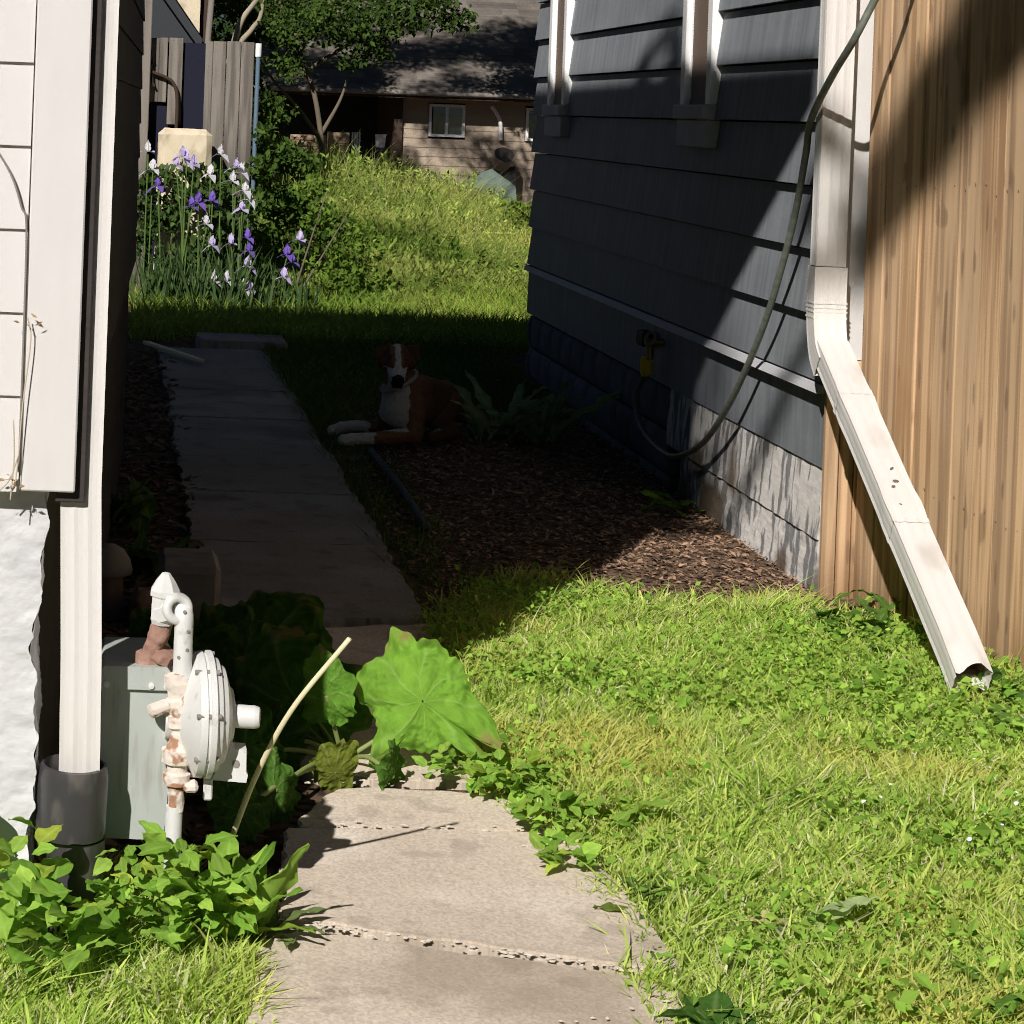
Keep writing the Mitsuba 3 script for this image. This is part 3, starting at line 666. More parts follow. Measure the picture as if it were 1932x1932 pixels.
# wooden panel fence
wf = thing('wood_fence', 'tall tan wooden board fence at the right of the lawn', 'fence')
P0, P1 = np.array([2.618, 8.44]), np.array([2.97, 5.0])
dirw = unit(P1 - P0)
nrmw = np.array([-dirw[1], dirw[0]])
nrmw = nrmw if nrmw[0] < 0 else -nrmw
s, i = 0.0, 0
g = np.random.default_rng(5)
LW = np.linalg.norm(P1 - P0)
while s < LW:
    w_ = g.uniform(0.135, 0.15)
    a, b = P0 + dirw * s, P0 + dirw * (s + w_ - 0.005)
    o = g.uniform(0, 0.006)
    V = []
    for p in (a, b):
        for d in (o, o - 0.022):
            for z in (-0.12 + g.uniform(-0.01, 0.01), 2.75):
                V.append((*(p + nrmw * d), z))
    add('board', trimesh.convex.convex_hull(np.array(V)), f'wood_grain_{"abc"[i % 3 if i % 5 else 1]}', wf)
    s += w_
    i += 1
for q_, (xa, xb) in enumerate(((2.508, 2.556), (2.560, 2.608), (2.612, 2.66))):
    add('filler_board', rbox(xa, xb, 8.472 + 0.003 * (q_ % 2), 8.499, -0.12, 0.799, 0.002), 'wood_grain_' + 'bac'[q_], wf)
nails = []
g = np.random.default_rng(77)
for q in range(24):
    for z in (0.44, 1.44, 2.44):
        for dd in (0.035, 0.105):
            p = P0 + dirw * (0.143 * q + dd) + nrmw * 0.0055
            if 0.143 * q + dd < LW:
                nails.append(orient(lathe([(0, 0), (0.0035, 0), (0.003, 0.0012), (0, 0.0012)], 8), (nrmw[0], nrmw[1], 0), (p[0], p[1], z + g.normal(0, 0.012))))
add('nail_heads', cat(nails), 'stone_grey', wf, kind='stuff')
for z in (0.4, 1.4, 2.4):
    V = [(*(P0 + dirw * q - nrmw * d), zz) for q in (0.0, LW) for d in (0.027, 0.065) for zz in (z, z + 0.09)]
    add('rail', trimesh.convex.convex_hull(np.array(V)), 'wood_grain_b', wf)
add('backing', trimesh.convex.convex_hull(np.array([(*(P0 + dirw * q - nrmw * d), zz) for q in (0.0, LW) for d in (0.0665, 0.08) for zz in (-0.1, 2.7)])), 'dark_brown_wood', wf)

# ------------------------------------------------------------------ back yard: fence, far house
bf = thing('board_fence', 'weathered grey board fence with a dark navy gap panel behind the irises', 'fence')
FY = 21.0
for (x0, x1, z0, z1) in [(0.289, 0.362, 1.63, 2.18), (0.364, 0.433, 1.63, 2.185), (0.445, 0.565, 1.44, 2.187), (0.76, 0.822, 0, 2.167), (0.826, 0.936, 0, 2.171), (0.943, 1.062, 0, 2.176), (1.067, 1.178, 0, 2.173), (-0.4, -0.1, 0, 2.16), (-0.095, 0.19, 0, 2.17)]:
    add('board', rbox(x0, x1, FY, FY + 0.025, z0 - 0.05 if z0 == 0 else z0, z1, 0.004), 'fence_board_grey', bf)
add('navy_panel', box(0.28, 0.765, FY + 0.05, FY + 0.08, -0.05, 2.15), 'navy_board', bf, label='dark navy panel filling the gap in the fence')
add('rail', box(0.77, 1.17, FY + 0.026, FY + 0.049, 1.85, 1.94), 'fence_board_grey', bf)
add('rail', box(0.77, 1.17, FY + 0.026, FY + 0.049, 0.5, 0.59), 'fence_board_grey', bf)
add('fence_post', rbox(0.195, 0.287, FY - 0.12, FY - 0.03, -0.1, 3.2, 0.006), 'fence_board_grey', smooth=False, label='tall grey wooden post beside the dark house wall', category='post')
br_ = thing('fallen_branch', 'dark forked branch leaning against the board fence', 'branch')
add('limb', cat([tube(spline([(0.24, FY - 0.05, 1.93), (0.32, FY - 0.05, 1.88), (0.42, FY - 0.05, 1.845), (0.50, FY - 0.05, 1.78), (0.53, FY - 0.05, 1.6), (0.52, FY - 0.04, 1.0), (0.5, FY - 0.1, 0.0)]), 0.016, 7), tube(spline([(0.25, FY - 0.05, 1.92), (0.29, FY - 0.05, 1.95), (0.31, FY - 0.05, 1.99)]), 0.012, 6), tube(spline([(0.30, FY - 0.05, 1.88), (0.31, FY - 0.05, 1.80), (0.33, FY - 0.05, 1.76)]), 0.012, 6)]), 'dark_brown_wood', br_, smooth=True)
pp = thing('plastic_pole', 'white and blue plastic pole at the end of the board fence', 'pole')
add('shaft', tube([(1.205, FY - 0.02, -0.1), (1.213, FY - 0.02, 2.05)], 0.019, 12), mat('blue_plastic', (0.11, 0.17, 0.23), 0.4), pp, smooth=40)
add('cap', tube([(1.213, FY - 0.02, 2.05), (1.214, FY - 0.02, 2.165)], 0.027, 12), 'white_vinyl', pp, smooth=40)
cb = sub(rbox(0.375, 0.825, 20.45, 20.85, -0.1, 1.41, 0.05), 0.08)
add('cream_pillar', rough(cb, 0.012, 7), 'cream_block', smooth=40, label='squat cream block pillar standing among the irises', category='pillar')
wp = add('white_pole', tube([(0.735, 21.6, -0.1), (0.80, 21.6, 2.25), (0.85, 21.6, 3.2)], 0.028, 10), 'fence_board_grey', smooth=40, label='pale leaning pole behind the board fence', category='pole')

# small shed gable behind the fence
sh = thing('cream_shed', 'cream gable end of a shed with dark sloping roof edge above the fence', 'shed')
add('gable', trimesh.convex.convex_hull(np.array([(x, y, z) for y in (25.9, 26.0) for x, z in ((0.60, 2.75), (0.862, 2.385), (0.862, 4.2), (0.34, 4.2), (0.34, 3.1))])), 'cream_block', sh)
add('wall', box(-1.5, 0.90, 26.02, 29, -0.1, 4.2), mat('slate_roof', (0.035, 0.04, 0.045), 0.8), sh)
add('roof_edge', trimesh.convex.convex_hull(np.array([(x, y, z) for y in (25.875, 25.896) for x, z in ((0.885, 2.20), (0.895, 2.325), (0.30, 3.07), (0.22, 3.07))])), 'slate_roof', sh)
add('corner_post', box(0.905, 0.965, 25.95, 26.1, -0.1, 4.2), 'dark_brown_wood', sh)

fh = thing('tan_house', 'low tan house with dark shingle roof across the back yard', 'house')
FZ = 42.0
for i in range(16):
    z0 = -0.5 + 0.155 * i
    for (x0, x1) in ((4.92, 5.39), (6.03, 7.06), (7.66, 12.0)) if 1.2 < z0 + 0.08 < 1.83 else ((4.92, 12.0),):
        add('siding_board', trimesh.convex.convex_hull(np.array([(x, y, z) for x in (x0, x1) for y, z in ((FZ - 0.02, z0), (FZ - 0.003, z0 + 0.154), (FZ + 0.1, z0 + 0.154), (FZ + 0.1, z0))])), 'tan_siding', fh)
add('house_core', box(4.95, 12.0, FZ + 0.25, FZ + 8, -0.6, 1.9), 'dark_room', fh)
for (x0, x1, z0, z1) in ((5.40, 6.02, 1.24, 1.80), (7.07, 7.65, 1.22, 1.79)):
    w = key_for('window', fh)
    add('frame', cat([box(x0, x0 + 0.045, FZ - 0.06, FZ + 0.06, z0, z1), box(x1 - 0.045, x1, FZ - 0.06, FZ + 0.06, z0, z1), box(x0 + 0.045, x1 - 0.045, FZ - 0.06, FZ + 0.06, z1 - 0.045, z1), box(x0 + 0.045, x1 - 0.045, FZ - 0.06, FZ + 0.06, z0, z0 + 0.045), box((x0 + x1) / 2 - 0.022, (x0 + x1) / 2 + 0.022, FZ - 0.05, FZ + 0.05, z0 + 0.045, z1 - 0.045)]), 'white_vinyl', w)
    add('pane', box(x0 + 0.045, (x0 + x1) / 2 - 0.022, FZ + 0.0, FZ + 0.006, z0 + 0.045, z1 - 0.045), 'window_glass', w)
    add('pane', box((x0 + x1) / 2 + 0.022, x1 - 0.045, FZ - 0.02, FZ - 0.014, z0 + 0.045, z1 - 0.045), 'window_glass', w)
    add('curtain', box((x0 + x1) / 2 + 0.03, x1 - 0.05, FZ + 0.06, FZ + 0.07, z0 + 0.045, z1 - 0.045), mat('curtain_grey', (0.10, 0.115, 0.125), 0.9) if 'curtain_grey' not in scene else 'curtain_grey', w)
add('fascia', box(2.2, 12.4, FZ - 0.60, FZ - 0.57, 1.88, 1.99), 'dark_brown_wood', fh)
add('gutter', tube([(2.2, FZ - 0.64, 1.965), (12.4, FZ - 0.64, 1.985)], 0.045, 8), 'stone_grey', fh, smooth=True)
add('soffit', box(2.2, 12.4, FZ - 0.569, FZ + 2.9, 1.90, 1.93), 'dark_brown_wood', fh)
for i in range(26):
    y0, z0 = FZ - 0.65 + 0.235 * i, 2.0 + 0.118 * i
    add('shingle_course', trimesh.convex.convex_hull(np.array([(x, y, z) for x in (2.0, 12.6) for y, z in ((y0, z0 + 0.018), (y0, z0 - 0.01), (y0 + 0.25, z0 + 0.118), (y0 + 0.25, z0 + 0.130))])), 'roof_shingle', fh)
add('porch_wall', box(2.2, 4.80, FZ + 2.6, FZ + 2.7, -0.6, 1.9), 'porch_dark', fh)
add('porch_side', box(4.80, 4.94, FZ - 0.10, FZ + 2.6, -0.6, 1.9), 'dark_brown_wood', fh)
add('porch_post', box(2.35, 2.47, FZ - 0.5, FZ - 0.38, -0.6, 1.89), 'dark_brown_wood', fh)
add('downpipe', tube(spline([(6.46, FZ - 0.10, 1.80), (6.56, FZ - 0.10, 1.66), (6.62, FZ - 0.10, 1.52), (6.64, FZ - 0.10, 1.22)]), 0.035, 8), 'white_vinyl', fh, smooth=True)

ch = thing('porch_chair', 'white plastic chair on the porch of the tan house', 'chair')
for i in range(4):
    add('back_slat', box(4.00 + 0.04 * i, 4.025 + 0.04 * i, FZ - 0.9, FZ - 0.88, 0.72, 1.27), 'white_vinyl', ch)
add('seat', box(3.97, 4.18, FZ - 1.25, FZ - 0.9, 0.66, 0.70), 'white_vinyl', ch)
for x in (3.98, 4.15):
    for y in (FZ - 1.22, FZ - 0.93):
        add('leg', box(x, x + 0.025, y, y + 0.025, -0.55, 0.66), 'white_vinyl', ch)
cr = thing('wooden_crate', 'brown wooden crate stacked on the porch left of the white chair', 'crate')
for i in range(3):
    add('slat', box(3.60, 3.93, FZ - 1.2, FZ - 0.8, 0.70 + 0.19 * i, 0.88 + 0.19 * i), 'tan_wood', cr)
add('stand', box(3.62, 3.91, FZ - 1.18, FZ - 0.82, -0.55, 0.70), 'dark_brown_wood', cr)
wb = thing('firewood_pile', 'low pile of split tan logs at the left of the porch', 'firewood')
for i in range(7):
    add('log', tube([(2.95 + 0.02 * (i % 3), FZ - 1.3 + 0.02 * i, 0.85 + 0.10 * (i // 2)), (3.55, FZ - 1.15 + 0.12 * (i % 2), 0.85 + 0.10 * (i // 2))], 0.055, 7), 'tan_wood', wb)
add('rack', box(2.95, 3.55, FZ - 1.35, FZ - 0.95, -0.55, 0.79), 'dark_brown_wood', wb)
add('white_bucket', orient(lathe([(0, 0), (0.075, 0), (0.09, 0.22), (0.095, 0.22), (0.07, 0.01), (0, 0.01)], 18), (0, 0, 1), (4.48, FZ - 0.95, 1.03)), 'white_vinyl', smooth=30, label='white bucket on a low stand right of the porch chair', category='bucket')
add('bucket_stand', box(4.36, 4.60, FZ - 1.06, FZ - 0.84, -0.55, 1.029), 'porch_dark', label='dark low stand under the white bucket', category='stand')
tp = thing('covered_grill', 'pale blue-green cover over a peaked shape below the tan house window', 'grill cover')
tm = sub(trimesh.convex.convex_hull(np.array([(5.45, 38.0, -0.5), (6.35, 38.0, -0.5), (5.45, 38.7, -0.5), (6.35, 38.7, -0.5), (5.50, 38.1, 0.55), (6.3, 38.1, 0.55), (5.95, 38.3, 0.80), (5.85, 38.4, 0.78), (6.3, 38.6, 0.5), (5.5, 38.6, 0.55)])), 0.12)
add('cover', rough(tm, 0.03, 5), 'tarp_blue', tp, smooth=50)
gbn = thing('metal_tub', 'round grey tub against the wall of the tan house', 'tub')
add('bowl', orient(lathe([(0, 0), (0.14, 0), (0.17, 0.28), (0.18, 0.28), (0.15, 0.02), (0, 0.02)], 20), (0.1, -0.6, 0.6), (6.6, FZ - 0.4, 0.78)), 'stone_grey', gbn, smooth=30)
add('stand', box(6.45, 6.85, FZ - 0.5, FZ - 0.25, -0.5, 0.78), 'porch_dark', gbn)

# ------------------------------------------------------------------ trees
def tree_crown(centers, radii, n_per, size, seed, lo, hi, droop=0.3):
    g = np.random.default_rng(seed)
    P, S = [], []
    for c, r in zip(centers, radii):
        n = int(n_per * r * r)
        d = unit(g.normal(0, 1, (n, 3)))
        rr = r * g.random((n, 1)) ** 0.45
        P.append(np.asarray(c) + d * rr * [1, 1, 0.75])
    P = np.vstack(P)
    n = len(P)
    ax = g.normal(0, 1, (n, 3)) + [0, 0, -droop]
    nr = g.normal(0, 0.6, (n, 3)) + [-0.1, -0.3, 0.9]
    m, i = leaf_cloud(P, ax, nr, g.uniform(0.7, 1.3, n) * size, 0.6, 0.3)
    return m, greens(n, seed + 1, lo, hi)[i]


yt = thing('yard_tree', 'leafy yard tree with thin trunk hanging over the tan house roof', 'tree')
trunk = [tube(spline([(2.75, 31.2, -0.2), (2.66, 31, 1.0), (2.50, 31, 1.887), (2.24, 31, 2.35), (2.0, 31, 3.2), (1.8, 31.2, 5.0)]), np.linspace(0.038, 0.022, 41), 9)]
limbs = [[(2.64, 31, 1.2), (2.35, 31, 1.6), (2.0, 30.8, 1.95), (1.74, 30.7, 2.31)], [(2.62, 31, 1.3), (2.85, 31, 1.75), (2.95, 31, 2.1)], [(2.4, 31, 2.1), (3.0, 30.8, 2.5), (3.7, 30.6, 2.75), (4.3, 30.4, 2.9)], [(2.3, 31, 2.3), (2.6, 30.9, 2.9), (3.2, 30.8, 3.6)], [(2.0, 31, 3.2), (1.5, 30.8, 3.0), (1.2, 30.6, 2.9)], [(2.0, 31, 3.2), (3.2, 31.6, 5.0), (4.5, 32, 6.0)]]
for l in limbs:
    pts = spline(l, 6)
    trunk.append(tube(pts, np.linspace(0.03, 0.010, len(pts)), 7))
add('trunk', cat(trunk), 'bark', yt, smooth=True)
g = np.random.default_rng(31)
cc = [(1.75, 30.6, 2.75), (2.15, 30.5, 2.6), (2.6, 30.5, 2.75), (3.0, 30.5, 2.65), (3.4, 30.6, 2.8), (3.9, 30.5, 2.95), (4.25, 30.4, 2.8), (1.5, 30.6, 2.35), (1.65, 30.6, 1.95), (2.15, 30.7, 2.2), (2.9, 30.6, 2.25), (3.2, 30.6, 2.4), (1.2, 30.6, 3.0)]
rr = [0.42, 0.38, 0.45, 0.4, 0.42, 0.42, 0.25, 0.32, 0.26, 0.25, 0.2, 0.28, 0.4]
for q in range(84):
    yq = g.uniform(31, 39.5)
    cc.append((g.uniform(-1.5, 7.5), yq, max(4.3, 2.0 + (42 - yq) * 0.735 + g.uniform(-1.6, 2.6))))
    rr.append(g.uniform(0.4, 0.75))
cc += [(0.9, 30.8, 3.0), (1.05, 30.9, 2.6), (0.7, 31.5, 3.3), (1.9, 31.3, 3.0), (2.4, 31.3, 3.05), (2.9, 31.4, 3.0), (3.5, 31.0, 3.1), (1.5, 31.3, 3.0), (4.0, 31.0, 3.15)]
rr += [0.4, 0.3, 0.5, 0.45, 0.42, 0.42, 0.4, 0.4, 0.3]
cm, ccol = tree_crown(cc, rr, 2600, 0.085, 41, (0.03, 0.06, 0.015), (0.085, 0.14, 0.03))
add('crown', cm, LEAF, yt, color=ccol)

dt = thing('evergreen_tree', 'dense dark green tree behind the board fence at the left of the tan house', 'tree')
add('trunk', tube(spline([(1.9, 37, -0.6), (1.95, 37, 2.0), (1.9, 37, 5.0)]), 0.09, 9), 'bark', dt, smooth=True)
cm, ccol = tree_crown([(1.25, 36.5, 3.3), (1.5, 36.3, 2.7), (1.75, 36.3, 3.3), (1.85, 36.2, 2.2), (2.1, 36.4, 2.9), (2.2, 36.2, 1.7), (2.4, 36.4, 3.4), (1.95, 36.2, 1.2), (1.6, 36.3, 4.0), (2.2, 36.5, 4.0), (0.95, 36.8, 3.4)], [0.5, 0.45, 0.5, 0.4, 0.45, 0.3, 0.5, 0.4, 0.6, 0.6, 0.4], 2600, 0.085, 45, (0.025, 0.05, 0.014), (0.055, 0.095, 0.022))
add('crown', cm, LEAF, dt, color=ccol)

fs = thing('flowering_branch_tree', 'slender tree with pale bare branches rising behind the board fence', 'tree')
fl = [[(1.02, 22.2, -0.1), (1.05, 22.2, 1.5), (1.08, 22.2, 2.1), (1.22, 22.2, 2.33), (1.30, 22.2, 2.5), (1.33, 22.2, 3.1)], [(1.02, 22.2, 2.0), (1.10, 22.2, 2.35), (1.22, 22.2, 2.55), (1.5, 22.2, 2.9)]]
add('trunk', cat([tube(spline(l, 6), np.linspace(0.035, 0.015, len(spline(l, 6))), 8) for l in fl]), 'pale_bark', fs, smooth=True)
cm, ccol = tree_crown([(1.5, 22.1, 2.35), (1.75, 22.1, 2.5), (1.55, 22.1, 2.0), (1.42, 22.0, 2.7), (2.0, 22.2, 2.75), (1.45, 21.9, 1.6), (1.2, 22.4, 2.75), (1.0, 22.6, 2.9)], [0.24, 0.26, 0.22, 0.24, 0.25, 0.2, 0.18, 0.2], 2600, 0.055, 43, (0.05, 0.09, 0.02), (0.12, 0.19, 0.04))
add('crown', cm, LEAF, fs, color=ccol)

# big shade tree out of the frame, up-sun behind the camera, which dapples the right-hand walls
bt = thing('shade_tree', 'large shade tree standing in the front yard', 'tree')
bl = [[(-7.5, -3.0, -0.2), (-7.3, -3.0, 3.0), (-7.0, -3.0, 6.0), (-6.2, -2.9, 8.5), (-5.5, -2.8, 10.5)], [(-7.0, -3.0, 6.5), (-5.0, -2.8, 8.3), (-3.2, -2.9, 9.3), (-1.65, -3.2, 9.8)], [(-6.4, -2.9, 8.0), (-6, -4, 10), (-5, -5, 11.5)], [(-1.65, -3.2, 9.8), (-1.79, -2.38, 9.28), (-1.86, -1.7, 8.75)], [(-3.2, -2.7, 9.2), (-2.6, -0.8, 9.6), (-2.05, 0.6, 9.75), (-2.05, 1.4, 9.6)]]
add('trunk', cat([tube(spline(l, 8), np.linspace(0.32 if i == 0 else 0.13, 0.03, len(spline(l, 8))), 12) for i, l in enumerate(bl)]), 'bark', bt, smooth=True)
cm, ccol = tree_crown([(-1.74, -2.86, 9.60), (-1.76, -2.63, 9.46), (-1.79, -2.38, 9.28), (-1.82, -2.15, 9.10), (-1.84, -1.96, 8.93), (-1.86, -1.84, 8.80), (-1.70, -3.1, 9.75), (-1.66, -3.3, 9.85), (-1.92, -1.5, 8.95), (-2.07, 1.3, 9.62), (-5.5, -2.8, 10.8), (-5.2, -5, 11.8), (-6.6, -4, 11.0), (-7.5, -2.5, 10), (-8, -4.5, 9.5)], [0.24, 0.26, 0.26, 0.20, 0.14, 0.10, 0.28, 0.3, 0.12, 0.12, 1.1, 1.2, 1.2, 1.3, 1.3], 2900, 0.10, 47, (0.05, 0.09, 0.02), (0.09, 0.14, 0.035))
add('crown', cm, LEAF, bt, color=ccol)

# ------------------------------------------------------------------ back yard vegetation
g = np.random.default_rng(51)


def weed_height(x, y):
    h = np.interp(y, [18.8, 20.5, 23, 26, 29, 33, 37], [0.06, 0.14, 0.30, 0.58, 0.84, 0.86, 0.95])
    side = np.interp(x / y, [0.06, 0.105, 0.13, 0.155, 0.175], [1.1, 1.05, 0.95, 0.62, 0.50])
    return h * side


n = 8200
wy = 18.6 + 17.0 * g.random(n) ** 0.9
wx = (g.uniform(0.05, 0.178, n)) * wy
keep = ((wx > 1.25) & (wx < 6.4)) | ((wy < 20.4) & (wx > 0.2))
wx, wy = wx[keep], wy[keep]
lump = meshkit.fbm(np.stack([wx * 0.9, wy * 0.9, 0 * wx], 1))
hh = weed_height(wx, wy) * g.uniform(0.5, 1.15, len(wx)) * (0.45 + 1.15 * lump)
hue = meshkit.fbm(np.stack([wx * 0.7 + 20, wy * 0.7, 0 * wx], 1))[:, None]
base_col = np.clip((hue - 0.35) * 3.2, 0, 1) * np.array((0.42, 0.50, 0.12)) + (1 - np.clip((hue - 0.35) * 3.2, 0, 1)) * np.array((0.15, 0.27, 0.04))
base_col *= g.uniform(0.7, 1.3, (len(wx), 1)) * np.interp(wy, [19, 21.5, 23.5, 26], [1.0, 0.62, 0.72, 1.0])[:, None]  # mid-yard weeds darkened, a band of shade painted into their colour
P, A, S_, C_, Bp, Bh, Bc = [], [], [], [], [], [], []
for q, (x, y, h, c) in enumerate(zip(wx, wy, hh, base_col)):
    z = ground_height(np.array([x]), np.array([y]))[0]
    if q % 5 < (4 if y < 24.5 else 2):
        k = int(np.clip(h * 46, 6, 42))
        t = np.sort(g.random(k)) ** 0.8
        lean = g.normal(0, 0.16, 2)
        P.append(np.stack([x + lean[0] * t * h + g.normal(0, 0.02, k), y + lean[1] * t * h + g.normal(0, 0.02, k), z + t * h], 1))
        az = g.uniform(0, 6.28, k)
        A.append(np.stack([np.cos(az) * 0.8, np.sin(az) * 0.8, g.uniform(-0.1, 1.5, k)], 1))
        S_.append(g.uniform(0.04, 0.12 if y < 24.5 else 0.095, k) * (0.7 + 0.4 * min(h, 1)))
        C_.append(np.clip(c * g.uniform(0.75, 1.25, (k, 1)), 0, 0.8))
    else:
        k = 16
        Bp.append(np.stack([x + g.normal(0, 0.09, k), y + g.normal(0, 0.09, k), np.full(k, z)], 1))
        Bh.append(h * g.uniform(0.6, 1.25, k) + 0.06)
        Bc.append(np.clip(c * g.uniform(0.8, 1.25, (k, 1)) * [1.1, 1.0, 1.1], 0, 0.8))
P, A, S_, C_ = np.vstack(P), np.vstack(A), np.concatenate(S_), np.vstack(C_)
m, i = leaf_cloud(P, A, g.normal(0, 0.5, P.shape) + [0, -0.3, 1], S_, 0.36, 0.3)
Bp, Bh, Bc = np.vstack(Bp), np.concatenate(Bh), np.vstack(Bc)
m2, i2 = blades(Bp, Bh, g.uniform(0.008, 0.017, len(Bp)), g.normal(0, 0.28, (len(Bp), 2)), 0.5, 55)
k = 420
sy = g.uniform(24, 34, k)
sx = g.uniform(0.062, 0.172, k) * sy
sh_ = weed_height(sx, sy) * g.uniform(0.9, 1.5, k) + 0.12
m3, i3 = blades(np.stack([sx, sy, ground_height(sx, sy)], 1), sh_, g.uniform(0.008, 0.018, k), g.normal(0, 0.18, (k, 2)), 0.35, 57)
add('tall_weeds', cat([m, m2, m3]), LEAF, color=np.vstack([C_[i], Bc[i2], greens(k, 58, (0.30, 0.32, 0.10), (0.55, 0.50, 0.26))[i3]]), kind='stuff', label='tall overgrown green weeds filling the back yard')
# short back grass
n = 26000
by = 16.9 + 12 * g.random(n) ** 1.3
bx = g.uniform(0.01, 0.185, n) * by
keep = ~((bx > 0.5) & (bx < 1.22) & (by < 17.1))
bx, by = bx[keep], by[keep]
n = len(bx)
m, i = blades(np.stack([bx, by, ground_height(bx, by)], 1), g.uniform(0.08, 0.24, n), g.uniform(0.006, 0.014, n), g.normal(0, 0.35, (n, 2)), 0.5, 53)
add('back_grass', m, LEAF, color=greens(n, 54, (0.18, 0.30, 0.035), (0.40, 0.52, 0.09), 0.06)[i], kind='stuff', label='rough green grass of the back yard')


def shrub(name, label, cat_, blobs, n_per, size, seed, lo, hi, stems, group=None):
    t_ = thing(name, label, cat_, group)
    ms = [tube(spline(s, 5), np.linspace(0.012, 0.005, len(spline(s, 5))), 6) for s in stems]
    add('stem', cat(ms), 'bark', t_, smooth=True)
    m, c = tree_crown([b[:3] for b in blobs], [b[3] for b in blobs], n_per, size, seed, lo, hi, -0.6)
    add('foliage', m, LEAF, t_, color=c)
    return t_


shrub('tall_shrub', 'tall dark green shrub growing at the end of the board fence', 'shrub', [(1.26, 20.85, 0.25, 0.17), (1.27, 20.85, 0.5, 0.16), (1.25, 20.85, 0.8, 0.15), (1.27, 20.85, 1.1, 0.14), (1.28, 20.9, 1.4, 0.10), (1.42, 21.3, 0.4, 0.28), (1.38, 21.3, 0.8, 0.26), (1.42, 21.4, 1.2, 0.22), (1.36, 21.4, 1.55, 0.15), (1.62, 21.5, 0.75, 0.28), (1.65, 21.5, 1.1, 0.2), (1.85, 21.6, 0.55, 0.3)], 5200, 0.07, 61, (0.05, 0.105, 0.02), (0.12, 0.19, 0.04),
      [[(1.4, 21.4, -0.05), (1.42, 21.4, 0.8), (1.36, 21.4, 1.6)], [(1.6, 21.5, -0.05), (1.64, 21.5, 0.7), (1.66, 21.5, 1.2)]])
shrub('leafy_shrub', 'feathery mid green shrub with upright stems right of the irises', 'shrub', [(1.85, 20.3, 0.25, 0.28), (2.05, 20.4, 0.5, 0.28), (1.75, 20.3, 0.7, 0.2), (2.15, 20.5, 0.22, 0.25), (1.68, 20.3, 0.95, 0.16)], 3300, 0.058, 62, (0.09, 0.17, 0.025), (0.19, 0.29, 0.045),
      [[(1.5, 20.2, -0.05), (1.62, 20.2, 0.4), (1.78, 20.2, 0.95)], [(1.5, 20.2, -0.05), (1.7, 20.2, 0.3), (1.95, 20.2, 0.75)]])
shrub('corner_shrub', 'dark green shrub in the corner beside the grey post', 'shrub', [(0.22, 19.9, 0.5, 0.2), (0.2, 20.0, 0.85, 0.18), (0.3, 20.0, 0.95, 0.16), (0.35, 20.1, 0.7, 0.2)], 4200, 0.06, 63, (0.03, 0.07, 0.015), (0.07, 0.12, 0.03), [[(0.25, 20, -0.05), (0.24, 20, 0.9)]])
shrub('bed_shrub', 'low leafy green plants filling the flower bed around the iris stems', 'shrub', [(0.45, 19.9, 0.2, 0.22), (0.62, 19.9, 0.35, 0.24), (0.45, 20.1, 0.65, 0.2), (0.8, 20.0, 0.45, 0.22), (0.65, 20.2, 0.85, 0.18), (0.98, 20.1, 0.6, 0.2), (0.95, 20.0, 0.25, 0.24), (0.72, 20.0, 0.12, 0.25), (0.85, 20.2, 0.85, 0.16), (1.1, 20.3, 0.75, 0.16), (0.42, 20.2, 1.0, 0.14), (0.62, 20.2, 1.05, 0.13), (0.78, 20.25, 1.05, 0.12), (0.95, 20.3, 1.0, 0.13)], 3600, 0.075, 66, (0.05, 0.10, 0.03), (0.11, 0.17, 0.045), [[(0.5, 20, -0.05), (0.5, 20.1, 0.7)], [(0.8, 20, -0.05), (0.8, 20.1, 0.7)], [(1.0, 20, -0.05), (1.0, 20.1, 0.7)]])
shrub('bright_shrub', 'bright green bushy weed beside the far corner of the grey house', 'shrub', [(4.75, 28.0, 0.2, 0.28), (4.9, 28.1, 0.42, 0.25), (4.65, 28.1, 0.5, 0.18), (5.0, 28.2, 0.6, 0.15)], 3000, 0.09, 64, (0.12, 0.2, 0.03), (0.2, 0.29, 0.05), [[(4.8, 28, -0.1), (4.85, 28, 0.6)]])

# irises
IR = [(0.272, 1.23, 'w'), (0.546, 1.203, 'l'), (0.637, 1.14, 'l'), (0.848, 1.229, 'w'), (0.314, 1.091, 'w'), (0.363, 0.96, 'p'), (0.772, 1.064, 'w'), (0.977, 1.13, 'l'), (0.951, 1.019, 'w'), (1.05, 0.948, 'w'), (1.089, 0.876, 'w'), (1.033, 0.80, 'l'), (0.757, 0.672, 'w'), (0.634, 0.808, 'p'), (0.685, 0.839, 'p'), (0.795, 0.858, 'p'), (1.086, 0.573, 'p'), (1.104, 0.471, 'p'), (0.955, 0.524, 'l'), (0.808, 0.504, 'l'), (1.094, 0.352, 'l'), (0.833, 0.224, 'w'), (0.936, 0.228, 'w'), (1.056, 0.181, 'w'), (1.116, 0.161, 'l'), (1.499, 0.574, 'l'), (1.40, 0.452, 'p'), (1.447, 0.395, 'p'), (1.385, 0.274, 'l'), (0.58, 1.17, 'l'), (0.50, 1.13, 'l'), (1.02, 1.09, 'w')]
IC = {'w': ((0.80, 0.79, 0.85), 'white', 'white irises'), 'l': ((0.60, 0.53, 0.80), 'pale lilac', 'lilac irises'), 'p': ((0.24, 0.15, 0.56), 'deep purple', 'purple irises')}
